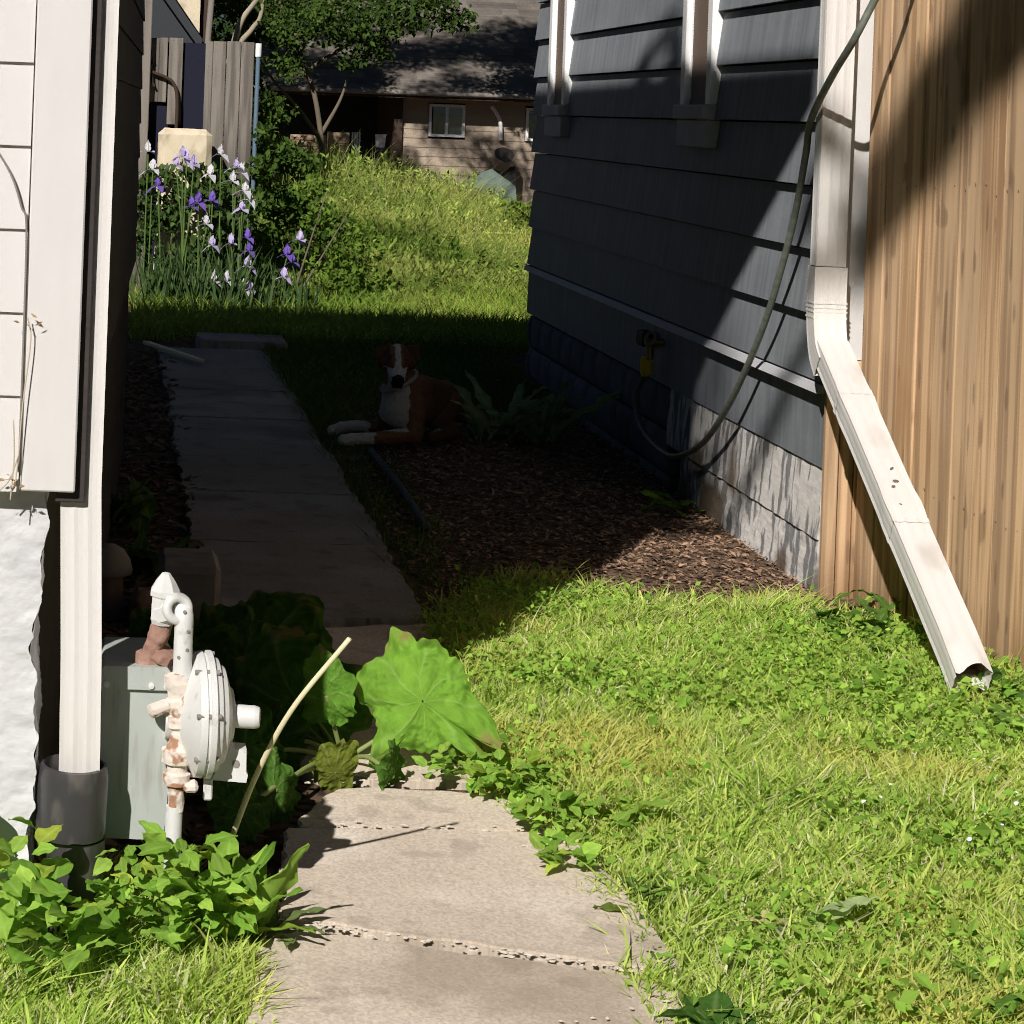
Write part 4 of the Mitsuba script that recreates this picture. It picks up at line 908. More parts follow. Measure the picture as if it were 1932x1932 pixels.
for q, (x, z, kind) in enumerate(IR):
    g = np.random.default_rng(700 + q)
    y = 19.3
    col, word, grp = IC[kind]
    order = sorted([v for v in IR if v[2] == kind], key=lambda v: -v[1])
    rank = order.index((x, z, kind)) + 1
    rk_ = {1: 'highest', 2: 'second highest', 3: 'third highest', len(order): 'lowest'}.get(rank, f'{rank}th highest')
    t_ = thing('iris', f'{rk_} {word} iris bloom in the flower bed before the board fence', 'iris', grp)
    bx_ = x + g.normal(0, 0.06)
    add('stem', tube(spline([(bx_, y + 0.1, -0.05), ((bx_ + x) / 2, y + 0.06, z * 0.5), (x, y, z - 0.02)], 5), 0.006, 6), mat('iris_stem', (0.10, 0.17, 0.04), 0.6) if 'iris_stem' not in scene else 'iris_stem', t_, smooth=True)
    pet, pc = [], []
    for k_ in range(6):
        a_ = k_ * math.pi / 3 + g.uniform(-0.2, 0.2)
        up = k_ % 2 == 0
        lm_, rb = leaf_mesh(g.uniform(0.07, 0.09), g.uniform(0.052, 0.068), 6, 2, 'ovate', 0.05, -0.35 if up else 0.75, 0.2, seed=q * 7 + k_)
        ax = (math.cos(a_) * (0.45 if up else 0.9), math.sin(a_) * (0.45 if up else 0.9), 1.0 if up else 0.25)
        pet.append(place(lm_, (x, y, z), ax, (-math.cos(a_) * (1 if up else 0), -math.sin(a_) * (1 if up else 0), 0.4 if up else 1)))
        cc_ = np.asarray(col) * (1.1 if up else 0.85) * g.uniform(0.85, 1.15)
        pc.append(np.tile(cc_, (len(lm_.vertices), 1)))
    add('flower', cat(pet), LEAF, t_, color=np.clip(np.vstack(pc), 0, 0.85))
    k_ = 13
    ax = np.stack([g.normal(0, 0.22, k_), g.normal(0, 0.2, k_), np.ones(k_)], 1)
    lm_, li_ = blades(np.stack([bx_ + g.normal(0, 0.09, k_), y + 0.1 + g.normal(0, 0.12, k_), np.full(k_, -0.04)], 1), g.uniform(0.35, 0.62, k_) * (0.6 + 0.5 * min(z, 1)), g.uniform(0.022, 0.034, k_), ax[:, :2], 0.25, q)
    add('leaves', lm_, LEAF, t_, color=greens(k_, q, (0.05, 0.10, 0.035), (0.11, 0.17, 0.06))[li_])

# ------------------------------------------------------------------ the dog
def hull(*balls):
    ms = []
    for c, r in balls:
        s_ = manifold3d.Manifold.sphere(r, 20).translate(tuple(map(float, c)))
        ms.append(s_)
    return manifold3d.Manifold.batch_hull(ms)


B = manifold3d.Manifold
chest, shoulder, belly, rump = ((1.44, 11.86, 0.17), 0.098), ((1.47, 11.90, 0.265), 0.082), ((1.57, 12.08, 0.165), 0.112), ((1.69, 12.34, 0.15), 0.115)
neck = ((1.418, 11.84, 0.345), 0.066)
skull, brow, muz, nose = ((1.408, 11.81, 0.425), 0.066), ((1.404, 11.77, 0.415), 0.057), ((1.396, 11.68, 0.352), 0.040), ((1.394, 11.645, 0.335), 0.033)
back = ((1.58, 12.08, 0.225), 0.085)
dog_parts = [hull(chest, shoulder), hull(chest, belly), hull(shoulder, back), hull(belly, back, chest), hull(belly, rump), hull(back, rump), hull(shoulder, neck), hull(chest, neck), hull(neck, skull), hull(skull, brow), hull(brow, muz), hull(muz, nose), hull(((1.398, 11.69, 0.325), 0.032), ((1.396, 11.665, 0.305), 0.026)),
             hull(((1.345, 11.785, 0.40), 0.035), ((1.465, 11.785, 0.40), 0.035)),
             # forelegs
             hull(((1.505, 11.85, 0.19), 0.062), ((1.50, 11.80, 0.055), 0.047)), hull(((1.50, 11.80, 0.050), 0.042), ((1.31, 11.755, 0.035), 0.030)), hull(((1.31, 11.755, 0.034), 0.029), ((1.20, 11.74, 0.030), 0.027)), hull(((1.20, 11.74, 0.028), 0.030), ((1.155, 11.735, 0.024), 0.027)),
             hull(((1.385, 11.88, 0.15), 0.055), ((1.38, 11.97, 0.065), 0.042)), hull(((1.38, 11.97, 0.06), 0.036), ((1.26, 12.03, 0.058), 0.027)), hull(((1.26, 12.03, 0.058), 0.027), ((1.17, 12.05, 0.045), 0.026)), hull(((1.17, 12.05, 0.040), 0.029), ((1.13, 12.05, 0.026), 0.026)),
             # hind leg folded at the side
             hull(((1.73, 12.24, 0.14), 0.080), ((1.65, 12.05, 0.09), 0.055)), hull(((1.65, 12.05, 0.075), 0.045), ((1.74, 12.05, 0.045), 0.033)), hull(((1.74, 12.05, 0.035), 0.030), ((1.61, 11.95, 0.026), 0.027)),
             hull(((1.76, 12.40, 0.10), 0.035), ((1.88, 12.38, 0.035), 0.018)), hull(((1.88, 12.38, 0.035), 0.018), ((1.92, 12.2, 0.022), 0.012))]
dogm = dog_parts[0]
for p_ in dog_parts[1:]:
    dogm = dogm + p_
dogm = dogm.refine_to_length(0.008)
me = dogm.to_mesh()
dm = trimesh.Trimesh(me.vert_properties[:, :3], me.tri_verts, process=True)
trimesh.smoothing.filter_taubin(dm, 0.5, 0.53, 24)
dv = np.array(dm.vertices)
nz = meshkit.fbm(dv * 30) - 0.5
tan_, white_, black_ = np.array((0.21, 0.10, 0.05)), np.array((0.62, 0.59, 0.54)), np.array((0.018, 0.015, 0.014))
dc = np.tile(tan_, (len(dv), 1)) * (1 + 0.5 * nz[:, None])
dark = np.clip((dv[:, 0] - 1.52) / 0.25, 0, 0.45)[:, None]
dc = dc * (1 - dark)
x, y, z = dv.T


def patch(msk, c):
    dc[msk] = c * (1 + 0.25 * nz[msk, None])


headm = (z > 0.27) & (y < 11.88)
patch(headm & (y < 11.82) & (np.abs(x - 1.40) > 0.028 + 0.02 * nz) & (z > 0.37), np.array((0.13, 0.055, 0.025)))      # dark mask round the eyes
patch(headm & (y < 11.80) & (np.abs(x - (1.402 + 0.02 * nz)) < 0.014 + 0.05 * np.clip(0.40 - z, 0, 0.05) / 0.05 * 0.6), white_)
patch(headm & (y < 11.76) & (z < 0.385) & (np.abs(x - 1.396) < 0.06), white_)
patch(headm & (y < 11.70) & (z < 0.348) & (np.abs(x - 1.395) < 0.030), black_)
patch((z > 0.25) & (z < 0.312) & (y < 11.78), black_)
patch((z < 0.29) & (z > 0.07) & (x < 1.47 + 0.03 * nz) & (x > 1.33) & (y < 11.86), white_ * 0.85)
patch((z < 0.085) & (x < 1.305 + 0.05 * nz), white_)
fine = meshkit.fbm(dv * [130, 130, 60]) - 0.5
dm.vertices = dv + np.array(dm.vertex_normals) * (fine * 0.006)[:, None]
dc = dc * (1 + 0.8 * fine[:, None])
dog = thing('dog', 'tan and white short-haired dog lying in the shade beside the path facing the camera', 'dog')
add('body', dm, VC, dog, smooth=True, color=np.clip(dc, 0.005, 0.8))
for sx, tilt in ((-1, 0.2), (1, 0.0)):
    e = hull(((1.408 + sx * 0.050, 11.82, 0.465), 0.018), ((1.408 + sx * 0.092, 11.82, 0.475 - 0.02 * (sx < 0)), 0.014), ((1.408 + sx * 0.103, 11.79, 0.415), 0.009), ((1.408 + sx * 0.075, 11.80, 0.415), 0.008))
    me = e.refine_to_length(0.012).to_mesh()
    em = trimesh.Trimesh(me.vert_properties[:, :3], me.tri_verts, process=True)
    trimesh.smoothing.filter_taubin(em, 0.5, 0.53, 6)
    add('ear', em, mat('ear_brown', (0.10, 0.045, 0.022), 0.8) if 'ear_brown' not in scene else 'ear_brown', dog, smooth=True)
    add('eye', orient(trimesh.creation.icosphere(2, 0.0095), (0, 0, 1), (1.404 + sx * 0.031, 11.722, 0.417)), 'black_rubber', dog, smooth=True)
nose_m = trimesh.creation.icosphere(3, 0.019)
nose_m.apply_scale((1.1, 0.7, 0.8))
nose_m.apply_translation((1.394, 11.618, 0.345))
add('nose', nose_m, 'black_rubber', dog, smooth=True)
col_t = np.linspace(0, 2 * np.pi, 40)
cpts = np.stack([1.425 + 0.083 * np.cos(col_t), 11.835 + 0.080 * np.sin(col_t), 0.305 + 0.045 * np.cos(col_t) + 0.02 * np.sin(col_t)], 1)
add('collar', tube(cpts, 0.010, 8, False), mat('collar_tan', (0.42, 0.38, 0.32), 0.8), dog, smooth=True, label='pale collar round the neck')

# ------------------------------------------------------------------ plants near the camera
def leafy_plant(name, label, cat_, leaves, lo, hi, seed, group=None, stems=True):
    """leaves: rows (base xyz, axis xyz, normal xyz, length, width, shape)"""
    t_ = thing(name, label, cat_, group)
    for q, (b, ax, nr, L_, W_, shp) in enumerate(leaves):
        lm_, rib = leaf_mesh(L_, W_, 12, 4, shp, 0.035, 0.28, 0.22, lobes=5 if shp == 'fan' else 0, seed=seed * 31 + q)
        c = greens(1, seed * 77 + q, lo, hi)
        mt = meshkit.fbm(np.array(lm_.vertices) * 60 + q)[:, None]
        if q % 9 == 4:
            c = c * [1.35, 1.05, 0.9]
        col = c * (0.7 + 0.6 * mt) + rib[:, None] * np.array((0.08, 0.09, 0.045))
        add('leaf', place(lm_, b, ax, nr), LEAF, t_, smooth=True, color=np.clip(col, 0, 0.8))
    return t_


def bushy(cx, cy, n, H, rad, L_, W_, seed, shp='ovate'):
    g = np.random.default_rng(seed)
    out = []
    for q in range(n):
        a_ = g.uniform(0, 6.28)
        t = g.random() ** 0.8
        r_ = rad * g.random() ** 0.5 * (0.4 + 0.6 * (1 - 0.5 * t))
        p_ = (cx + r_ * math.cos(a_), cy + r_ * math.sin(a_), 0.02 + t * H)
        a2 = a_ + g.normal(0, 0.7)
        ax = np.array((math.cos(a2), math.sin(a2), g.uniform(-0.25, 1.1)))
        nr = np.array((g.normal(-0.1, 0.35), g.normal(-0.35, 0.35), 1.0))
        l = L_ * g.uniform(0.55, 1.15)
        out.append((p_, ax, nr, l, W_ * l / L_ * g.uniform(0.8, 1.2), shp))
    return out


def rosette(cx, cy, n, L_, W_, seed, shp='lance', up=(0.4, 1.4), spread=0.04):
    g = np.random.default_rng(seed)
    out = []
    z = float(ground_height(np.array([cx]), np.array([cy]))[0])
    for q in range(n):
        a_ = q * 2.4 + g.uniform(-0.4, 0.4)
        e = g.uniform(*up)
        ax = np.array((math.cos(a_), math.sin(a_), e))
        nr = np.array((-math.cos(a_) * e, -math.sin(a_) * e, 1.0)) + g.normal(0, 0.25, 3)
        l = L_ * g.uniform(0.6, 1.15)
        out.append(((cx + g.normal(0, spread), cy + g.normal(0, spread), z + g.uniform(0, 0.05)), ax, nr, l, W_ * l / L_ * g.uniform(0.8, 1.2), shp))
    return out


# big lobed leaf and its plant
bk = thing('burdock_plant', 'large leaved burdock on the path with one big sunlit lobed leaf', 'plant')


def fan_leaf(R, seed, lobes=9, aspect=1.0, outline=None):
    """broad rounded leaf: polar grid about its stalk, wavy toothed rim, pressed veins"""
    g = np.random.default_rng(seed)
    nt, nr = 181, 44
    th = np.linspace(-np.pi, np.pi, nt)
    rim = R * (1 + 0.06 * np.sin(th * lobes + g.uniform(0, 6)) + 0.10 * np.sin(th * 3.3 + g.uniform(0, 6)) + 0.03 * np.sin(th * 19 + 2 * np.sin(th * 3))) * (0.80 + 0.20 * np.cos(th * 0.5))
    if outline is not None:
        o = np.asarray(outline, float)
        ao = np.arctan2(o[:, 0], o[:, 1])
        ro = np.hypot(o[:, 0], o[:, 1])
        q_ = np.argsort(ao)
        rim = np.interp(th, np.r_[ao[q_] - 2 * np.pi, ao[q_], ao[q_] + 2 * np.pi], np.tile(ro[q_], 3)) + 0.015 * R * np.sin(th * 31)
    r = np.linspace(0.02, 1, nr)
    RR, TH = np.meshgrid(r, th, indexing='ij')
    rad = RR * rim[None, :]
    X, Y = rad * np.sin(TH) * aspect, rad * np.cos(TH)
    vein = np.abs((TH * 1.25 + 0.12 * np.sin(RR * 6)) % 1.0 - 0.5) * 2
    bump = meshkit.fbm(np.stack([X / R * 3.2 + seed, Y / R * 3.2, 0 * X], -1).reshape(-1, 3)).reshape(X.shape) - 0.5
    bump = bump + 0.45 * (meshkit.fbm(np.stack([X / R * 8 + seed, Y / R * 8, 0 * X + 4], -1).reshape(-1, 3)).reshape(X.shape) - 0.5)
    Z = 0.045 * R * (1 - (1 - np.clip((1 - vein) * 2.2, 0, 1)) ** 2) * -RR + 0.36 * R * bump * RR - 0.22 * R * RR**2 * (0.6 + 0.4 * np.sin(TH * 1.5 + 1)) + 0.09 * R * RR**3 * np.sin(TH * 5 + g.uniform(0, 6)) + 0.05 * R * RR**4 * np.sin(TH * 13 + g.uniform(0, 6))
    V = np.stack([X, Y, Z], -1).reshape(-1, 3)
    F = []
    for i in range(nr - 1):
        for j in range(nt - 1):
            a = i * nt + j
            F += [[a, a + 1, a + nt + 1], [a, a + nt + 1, a + nt]]
    rib = np.exp(-((1 - vein) / 0.11) ** 2) * (1 - 0.5 * RR) + 0.4 * np.exp(-((((RR * 6.5 + vein * 1.6) % 1.0) - 0.5) / 0.08) ** 2) * (RR > 0.12)
    rib = np.clip(rib, 0, 1)
    return trimesh.Trimesh(V, F, process=False), rib.reshape(-1)


def fan(base, ax, nr, R, seed, col, aspect=1.0, **lab):
    lm_, rib = fan_leaf(R, seed, aspect=aspect, outline=lab.pop('outline', None))
    mott = meshkit.fbm(np.array(lm_.vertices) / R * 5 + seed)[:, None]
    c = np.asarray(col) * (0.7 + 0.6 * mott) * (1 - 0.1 * rib[:, None]) + rib[:, None] * np.array((0.11, 0.12, 0.06))
    rr_ = np.hypot(*np.array(lm_.vertices)[:, :2].T) / R
    brown = (np.clip((rr_ - 0.86) * 9, 0, 1) * np.clip((mott[:, 0] - 0.5) * 7, 0, 1) * 0.8)[:, None]
    c = c * (1 - brown) + brown * np.array((0.30, 0.22, 0.09))
    add('leaf', place(lm_, base, ax, nr), LEAF, bk, smooth=True, color=np.clip(c, 0, 0.8), **lab)
    return base


BR = (0.62, 6.02, 0.0)
stalks = []
for base, ax, nr, R, seed, col, asp in [
        ((0.42, 5.55, 0.05), (-0.4, -0.2, 0.6), (-0.1, -0.7, 0.7), 0.10, 13, (0.09, 0.2, 0.03), 0.8),
        ((0.33, 5.35, 0.06), (-0.4, 0.3, 0.7), (0.0, -0.7, 0.7), 0.09, 14, (0.08, 0.18, 0.03), 0.8),
        ((0.36, 5.75, 0.08), (-0.5, 0.3, 0.7), (0.1, -0.7, 0.7), 0.14, 15, (0.07, 0.17, 0.025), 0.9),
        ((0.565, 5.93, 0.18), (-0.3, 0.1, 1.0), (-0.55, -0.75, 0.3), 0.105, 2, (0.13, 0.29, 0.035), 0.7),
        ((0.52, 6.15, 0.10), (-0.5, 0.3, 0.9), (-0.3, -0.6, 0.7), 0.19, 3, (0.06, 0.14, 0.02), 1.0),
        ((0.40, 6.25, 0.12), (-0.8, 0.3, 0.6), (-0.1, -0.7, 0.7), 0.20, 4, (0.055, 0.13, 0.02), 1.0),
        ((0.46, 6.5, 0.14), (-0.4, 0.5, 0.8), (0.0, -0.7, 0.7), 0.22, 5, (0.05, 0.12, 0.02), 1.0),
        ((0.26, 6.4, 0.12), (-0.6, 0.5, 0.8), (0.1, -0.8, 0.6), 0.20, 6, (0.05, 0.12, 0.02), 1.0),
        ((0.45, 5.95, 0.06), (-0.3, -0.2, -0.5), (-0.3, -0.8, 0.45), 0.13, 7, (0.07, 0.16, 0.025), 0.6),
        ((0.58, 5.80, 0.03), (0.1, -0.3, 0.7), (0.1, -0.8, 0.5), 0.085, 8, (0.16, 0.2, 0.03), 0.7),
        ((0.72, 5.82, 0.02), (0.0, -0.4, 0.5), (0.2, -0.7, 0.6), 0.10, 9, (0.09, 0.2, 0.03), 0.6)]:
    fan(base, ax, nr, R, seed, col, asp)
    stalks.append(tube(spline([BR, ((BR[0] + base[0]) / 2, (BR[1] + base[1]) / 2, base[2] * 0.35 + 0.03), base], 6), 0.006, 7))
OUT = np.array([(680, 35), (760, 70), (775, 92), (850, 90), (895, 145), (935, 160), (945, 195), (970, 280), (1020, 330), (1055, 400), (1066, 480), (1045, 520), (985, 455), (930, 400), (870, 432), (800, 468), (740, 455), (690, 450), (660, 490), (580, 512), (600, 430), (615, 380), (600, 310), (545, 285), (545, 240), (560, 190), (600, 150), (640, 140), (665, 80)], float)
fan((0.800, 5.93, 0.175), (-0.05, 0.35, 1.0), (-0.22, -0.85, 0.42), 0.17, 1, (0.21, 0.42, 0.05), outline=np.stack([OUT[:, 0] - 790, (300 - OUT[:, 1]) * 1.08], 1) * 0.000657)
stalks.append(tube(spline([BR, (0.72, 6.02, 0.07), (0.80, 5.945, 0.172)], 6), 0.006, 7))
add('stalk', cat(stalks), mat('stalk_green', (0.22, 0.27, 0.09), 0.6), bk, smooth=True)

st = [(0.255, 5.15, -0.03), (0.27, 5.08, 0.03), (0.286, 5.0, 0.085), (0.329, 4.9, 0.254), (0.39, 4.8, 0.42), (0.494, 4.75, 0.576)]
sp = spline(st, 8)
add('dry_stalk', tube(sp, np.linspace(0.0068, 0.005, len(sp)), 8), 'straw', smooth=True, label='long pale dry stalk leaning across in front of the gas meter', category='stalk')

GL, GHI = (0.15, 0.31, 0.035), (0.33, 0.52, 0.08)
leafy_plant('broadleaf_weed', 'bright broad-leaved weed at the foot of the white foundation', 'weed', bushy(-0.17, 4.48, 52, 0.24, 0.12, 0.082, 0.058, 1) + bushy(-0.05, 4.45, 46, 0.15, 0.10, 0.075, 0.05, 2), GL, GHI, 1)
leafy_plant('broadleaf_weed', 'low leafy weed in front of the gas meter pipe', 'weed', bushy(0.09, 4.60, 62, 0.16, 0.09, 0.060, 0.030, 3) + bushy(0.18, 4.62, 58, 0.19, 0.07, 0.062, 0.028, 4), GL, GHI, 2)
leafy_plant('dandelion_plant', 'upright lance-leaved weed between the gas meter and the path edge', 'weed', rosette(0.29, 4.72, 18, 0.21, 0.05, 5, 'lance', (0.7, 2.4), 0.035) + rosette(0.23, 4.78, 12, 0.19, 0.045, 6, 'lance', (0.8, 2.4), 0.03) + bushy(0.27, 4.68, 22, 0.14, 0.08, 0.08, 0.04, 66), GL, GHI, 3)
leafy_plant('path_weed', 'grey-green weed creeping over the left edge of the path', 'weed', rosette(0.38, 4.72, 12, 0.09, 0.025, 7, 'lance', (0.15, 0.7), 0.04), (0.10, 0.15, 0.05), (0.16, 0.22, 0.07), 4)
leafy_plant('rim_weed', 'low green weeds spilling over the right rim of the middle path slab', 'weed', bushy(1.03, 5.47, 46, 0.06, 0.09, 0.055, 0.03, 120) + bushy(1.02, 5.20, 26, 0.04, 0.06, 0.05, 0.028, 121), GL, GHI, 16)
leafy_plant('crack_weed', 'small flat weed growing in the path joint below the burdock', 'weed', bushy(0.88, 5.82, 40, 0.05, 0.09, 0.05, 0.03, 9) + bushy(0.99, 5.75, 40, 0.06, 0.1, 0.055, 0.03, 99), GL, GHI, 5)
leafy_plant('lawn_weed', 'clump of broad weeds on the lawn edge right of the path middle', 'weed', rosette(1.08, 5.75, 12, 0.10, 0.055, 10, 'ovate', (0.3, 1.3), 0.06) + rosette(1.2, 5.6, 12, 0.10, 0.05, 11, 'ovate', (0.3, 1.2), 0.06), GL, GHI, 6)
leafy_plant('lawn_weed', 'clump of jagged weeds at the right edge of the near path slab', 'weed', rosette(1.14, 5.02, 14, 0.10, 0.04, 12, 'lance', (0.2, 0.9), 0.04), (0.08, 0.15, 0.03), (0.12, 0.21, 0.04), 7)
leafy_plant('lawn_weed', 'pale silvery broad leaf weed in the lawn right of the near slab', 'weed', rosette(1.42, 4.86, 6, 0.11, 0.05, 13, 'ovate', (0.3, 1.0), 0.03), (0.36, 0.47, 0.2), (0.46, 0.56, 0.28), 8)
leafy_plant('lawn_weed', 'dark glossy round-leaved weed at the bottom edge beside the path', 'weed', rosette(1.12, 4.30, 10, 0.10, 0.075, 14, 'ovate', (0.2, 0.9), 0.03), (0.05, 0.14, 0.025), (0.08, 0.18, 0.03), 9)
leafy_plant('lawn_weed', 'shiny leafy weed in the bottom right corner of the lawn', 'weed', rosette(1.68, 4.45, 14, 0.09, 0.05, 15, 'ovate', (0.2, 0.9), 0.06), (0.10, 0.24, 0.03), (0.17, 0.32, 0.05), 10)
leafy_plant('fence_weed', 'leafy weed under the sloping downspout by the fence foot', 'weed', rosette(2.58, 8.08, 16, 0.13, 0.06, 16, 'ovate', (0.4, 1.6), 0.10) + rosette(2.42, 7.7, 16, 0.13, 0.06, 17, 'ovate', (0.4, 1.6), 0.10), (0.07, 0.16, 0.025), (0.12, 0.22, 0.035), 11)
leafy_plant('fence_weed', 'round-leaved weed behind the end of the downspout extension', 'weed', rosette(2.62, 6.95, 14, 0.11, 0.08, 18, 'ovate', (0.5, 1.8), 0.06) + rosette(2.60, 6.6, 10, 0.09, 0.06, 19, 'ovate', (0.3, 1.2), 0.06), (0.06, 0.16, 0.03), (0.11, 0.22, 0.04), 12)
leafy_plant('wall_weed', 'small bright weed at the foot of the grey house wall by the mulch', 'weed', rosette(2.40, 10.25, 10, 0.12, 0.05, 20, 'ovate', (0.2, 0.9), 0.06), GL, GHI, 13)
leafy_plant('shade_weed', 'dark leafy weed in the shade behind the left downspout', 'weed', rosette(0.08, 9.2, 14, 0.22, 0.10, 21, 'ovate', (0.5, 2.0), 0.05) + rosette(0.17, 8.4, 14, 0.18, 0.08, 22, 'ovate', (0.4, 1.6), 0.05), (0.05, 0.12, 0.02), (0.08, 0.16, 0.03), 14)
hs = []
for q in range(3):
    hs += rosette(1.90 + 0.14 * q, 12.2 + 0.25 * (q % 2), 13, 0.42, 0.06, 30 + q, 'lance', (0.35, 1.5), 0.04)
leafy_plant('hosta_plant', 'arching long-leaved lily clump in the shade beside the dog', 'plant', hs, (0.20, 0.32, 0.13), (0.32, 0.44, 0.2), 15)

# ------------------------------------------------------------------ small things in the shade
mh = thing('stone_mushroom', 'small mushroom-shaped garden ornament behind the left downspout', 'garden ornament')
add('cap', orient(lathe([(0, 0), (0.075, 0), (0.078, 0.012), (0.070, 0.045), (0.05, 0.075), (0.02, 0.092), (0.0, 0.095)], 24), (0, 0, 1), (0.03, 7.72, 0.115)), 'stone_grey', mh, smooth=40)
add('stem', orient(lathe([(0, 0), (0.055, 0), (0.046, 0.06), (0.045, 0.15), (0, 0.15)], 20), (0, 0, 1), (0.035, 7.72, -0.034)), 'terracotta', mh, smooth=40)
sb = sub(rbox(0.19, 0.385, 7.60, 7.95, -0.06, 0.165, 0.02), 0.06)
add('stone_block', rough(sb, 0.008, 12), 'stone_grey', smooth=35, label='grey stone block lying beside the path in the shade', category='block')
rk = rough(sub(rbox(0.10, 0.20, 7.55, 7.66, -0.04, 0.09, 0.03), 0.04), 0.01, 14)
add('small_rock', rk, 'terracotta', smooth=40, label='small brown rock between the mushroom ornament and the stone block', category='rock')
lt = rbox(-0.55, 0.55, -0.022, 0.022, -0.01, 0.012, 0.004)
lt.apply_transform(trimesh.transformations.rotation_matrix(math.atan2(-1.03, 0.33), [0, 0, 1]))
lt.apply_translation((0.425, 15.6, 0.03))
add('wood_lath', lt, 'straw', label='pale wooden lath lying at the far left edge of the path', category='lath')
add('garden_edging', tube(spline([(1.27, 11.6, 0.0), (1.265, 11.0, 0.015), (1.275, 10.4, 0.01), (1.262, 9.9, 0.015), (1.265, 9.5, -0.005)], 6), 0.018, 8), 'edging_plastic', smooth=True, label='grey-blue plastic edging strip half buried between path and mulch', category='edging')

# ------------------------------------------------------------------ mulch, litter, lawn
g = np.random.default_rng(81)


def chips(n, xs, ys, size, seed, lo, hi, lift=0.012):
    g = np.random.default_rng(seed)
    x, y = g.uniform(*xs, n), g.uniform(*ys, n)
    z = ground_height(x, y) + g.uniform(0.002, lift, n)
    az = g.uniform(0, 6.28, n)
    ax = np.stack([np.cos(az), np.sin(az), g.normal(0, 0.25, n)], 1)
    nr = np.stack([g.normal(0, 0.35, n), g.normal(0, 0.35, n), np.ones(n)], 1)
    m, i = leaf_cloud(np.stack([x, y, z], 1), ax, nr, g.uniform(0.5, 1.5, n) * size, 0.42, 0.35)
    t = g.random((n, 1))
    return m, (np.asarray(lo) * (1 - t) + np.asarray(hi) * t)[i], x, y


m, c, _, _ = chips(24000, (1.12, 2.56), (7.9, 14.8), 0.026, 82, (0.06, 0.038, 0.026), (0.44, 0.28, 0.18), 0.016)
add('wood_mulch', m, VC, color=c, kind='stuff', label='brown bark mulch over the bed by the grey house')
m, c, _, _ = chips(3200, (-0.08, 0.40), (5.2, 15.5), 0.055, 83, (0.06, 0.045, 0.03), (0.20, 0.14, 0.09), 0.03)
add('leaf_litter', m, VC, color=c, kind='stuff', label='dead leaf litter along the foot of the white house')


def grass_area(n, xs, ys, keepfn, seed):
    g = np.random.default_rng(seed)
    x, y = g.uniform(*xs, n), g.uniform(*ys, n)
    k = keepfn(x, y, g)
    return x[k], y[k]


def right_keep(x, y, g):
    edge = np.interp(y, [3.5, 4.57, 5.0, 5.45, 5.75, 6.3, 7.0, 8.5], [1.07, 1.06, 1.08, 1.00, 0.93, 0.96, 1.0, 1.04])
    e = edge + 0.24 * (meshkit.fbm(np.stack([x * 0 + 3, y * 5.5, 0 * x], 1)) - 0.5) + g.normal(0, 0.012, len(x))
    far = 8.50 - 0.30 * np.clip(x - 1.6, 0, 1) + 0.75 * (meshkit.fbm(np.stack([x * 4, y * 0 + 2, 0 * x], 1)) - 0.5) + g.normal(0, 0.12, len(x))
    far = np.minimum(far, 5.15 + 2.3 * (x + 0.05) + g.normal(0, 0.13, len(x)))
    fx = 2.618 + 0.1023 * (8.44 - y) - 0.02
    bare = np.exp(-(((x - 2.62) / 0.13) ** 2 + ((y - 6.05) / 0.35) ** 2))
    return (x > e) & (y < far) & (x < fx) & (g.random(len(x)) > bare * 1.1)


def left_keep(x, y, g):
    edge = np.interp(y, [3.5, 4.2, 4.5, 4.85, 5.2], [0.22, 0.28, 0.34, 0.40, 0.38])
    return (x < edge + g.normal(0, 0.02, len(x))) & (y < 4.64 + 1.2 * (x > -0.1))


x1, y1 = grass_area(135000, (0.9, 3.0), (3.7, 8.7), right_keep, 91)
x2, y2 = grass_area(38000, (-0.9, 0.45), (3.6, 5.15), left_keep, 92)
x_, y_ = np.concatenate([x1, x2]), np.concatenate([y1, y2])
g = np.random.default_rng(93)
n = len(x_)
patchy = meshkit.fbm(np.stack([x_ * 2.4, y_ * 2.4, 0 * x_ + 9], 1))
tall = np.where(x_ < 0.5, 0.072 - 0.034 * np.clip((x_ - 0.15) / 0.25, 0, 1), 0.075) * (0.55 + 0.9 * patchy)
h_ = tall * np.clip(0.35 + 1.6 * (meshkit.fbm(np.stack([x_ * 7, y_ * 7, 0 * x_ + 2], 1)) - 0.2), 0.35, 1.6) * g.uniform(0.5, 1.35, n) + (g.random(n) < 0.004) * 0.08
wind = np.stack([g.normal(0.10, 0.34, n), g.normal(0, 0.34, n)], 1)
m, i = blades(np.stack([x_, y_, ground_height(x_, y_) - 0.004], 1), h_, g.uniform(0.0045, 0.0115, n), wind, 0.6, 94)
col = greens(n, 95, (0.25, 0.42, 0.05), (0.63, 0.74, 0.19), 0.10, (0.74, 0.70, 0.42))
dryness = np.clip((meshkit.fbm(np.stack([x_ * 1.8, y_ * 1.8, 0 * x_ + 4], 1)) - 0.52) * 4, 0, 0.7)[:, None]
dryness = dryness * (0.25 + 0.75 * (x_ > 0.6))[:, None]
col = col * (1 - dryness) + dryness * np.array((0.62, 0.60, 0.16))
add('lawn_grass', m, LEAF, color=np.clip(col, 0, 0.8)[i], kind='stuff', label='sunlit green lawn grass on both sides of the path')
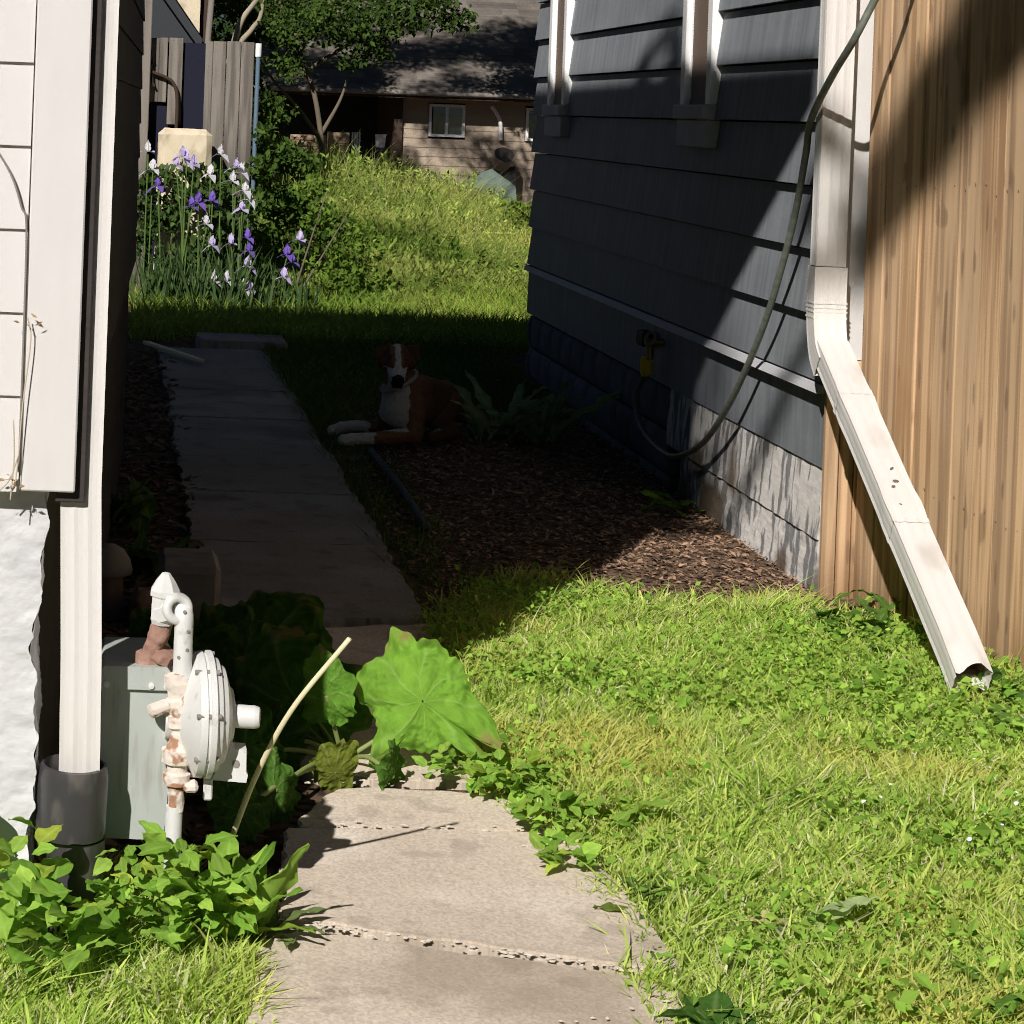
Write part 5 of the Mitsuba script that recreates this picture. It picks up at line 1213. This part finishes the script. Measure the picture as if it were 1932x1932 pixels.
# round-leaved ground cover in drifts
x_, y_ = grass_area(105000, (0.9, 2.9), (3.8, 8.6), right_keep, 96)
dr_ = meshkit.fbm(np.stack([x_ * 2.0 + 7, y_ * 2.0, 0 * x_], 1))
bias = 0.16 * np.clip((y_ - 6.6) / 1.2, 0, 1) + 0.10 * np.exp(-(((x_ - 2.0) / 0.4) ** 2 + ((y_ - 5.6) / 0.5) ** 2))
k_ = g.random(len(x_)) < np.clip((dr_ + bias - 0.47) * 2.1, 0.04, 0.48)
x_, y_ = x_[k_], y_[k_]
n = len(x_)
az = g.uniform(0, 6.28, n)
m, i = leaf_cloud(np.stack([x_, y_, ground_height(x_, y_) + g.uniform(0.012, 0.085, n)], 1), np.stack([np.cos(az), np.sin(az), g.normal(0.25, 0.5, n)], 1), g.normal(0, 0.45, (n, 3)) + [-0.15, -0.35, 1.0], g.gamma(6, 0.0033, n), 0.62, 0.35)
add('ground_cover', m, LEAF, color=greens(n, 97, (0.17, 0.34, 0.045), (0.40, 0.58, 0.10), 0.0)[i], kind='stuff', label='low round-leaved ground cover drifting through the lawn')
# tiny white lawn flowers, each one a thing
for q in range(24):
    fx, fy = 2.12 + g.normal(0, 0.20), 5.75 + g.normal(0, 0.28)
    t_ = thing('lawn_flower', 'tiny white flower in the grass below the end of the downspout', 'flower', 'tiny white flowers in the lawn below the downspout')
    fz = float(ground_height(np.array([fx]), np.array([fy]))[0])
    hz = g.uniform(0.055, 0.10)
    m, i = disc_leaves(np.array([[fx, fy, fz + hz]]), g.normal(0, 0.3, (1, 3)) + [0, -0.3, 1], np.array([g.uniform(0.004, 0.0075)]), 8, 0.15)
    add('petals', m, VC, t_, color=np.tile((0.72, 0.74, 0.74), (len(m.vertices), 1)))
    add('stem', tube([(fx, fy, fz), (fx, fy, fz + hz - 0.001)], 0.0012, 5), 'stalk_green', t_)
# sparse grass in the shade strip beside the path and under the wall
x_, y_ = grass_area(9000, (1.04, 1.5), (8.2, 16.8), lambda x, y, g: g.random(len(x)) < np.clip(1.2 - (x - 1.05) * 3.2, 0, 1) * (0.4 + 0.6 * (y > 12)), 98)
x3, y3 = grass_area(16000, (1.06, 2.6), (12.9, 17.6), lambda x, y, g: g.random(len(x)) < np.clip((y - 12.6) / 1.6, 0, 1), 99)
x_, y_ = np.concatenate([x_, x3]), np.concatenate([y_, y3])
n = len(x_)
m, i = blades(np.stack([x_, y_, ground_height(x_, y_) - 0.004], 1), g.uniform(0.04, 0.13, n), g.uniform(0.004, 0.009, n), g.normal(0, 0.4, (n, 2)), 0.5, 100)
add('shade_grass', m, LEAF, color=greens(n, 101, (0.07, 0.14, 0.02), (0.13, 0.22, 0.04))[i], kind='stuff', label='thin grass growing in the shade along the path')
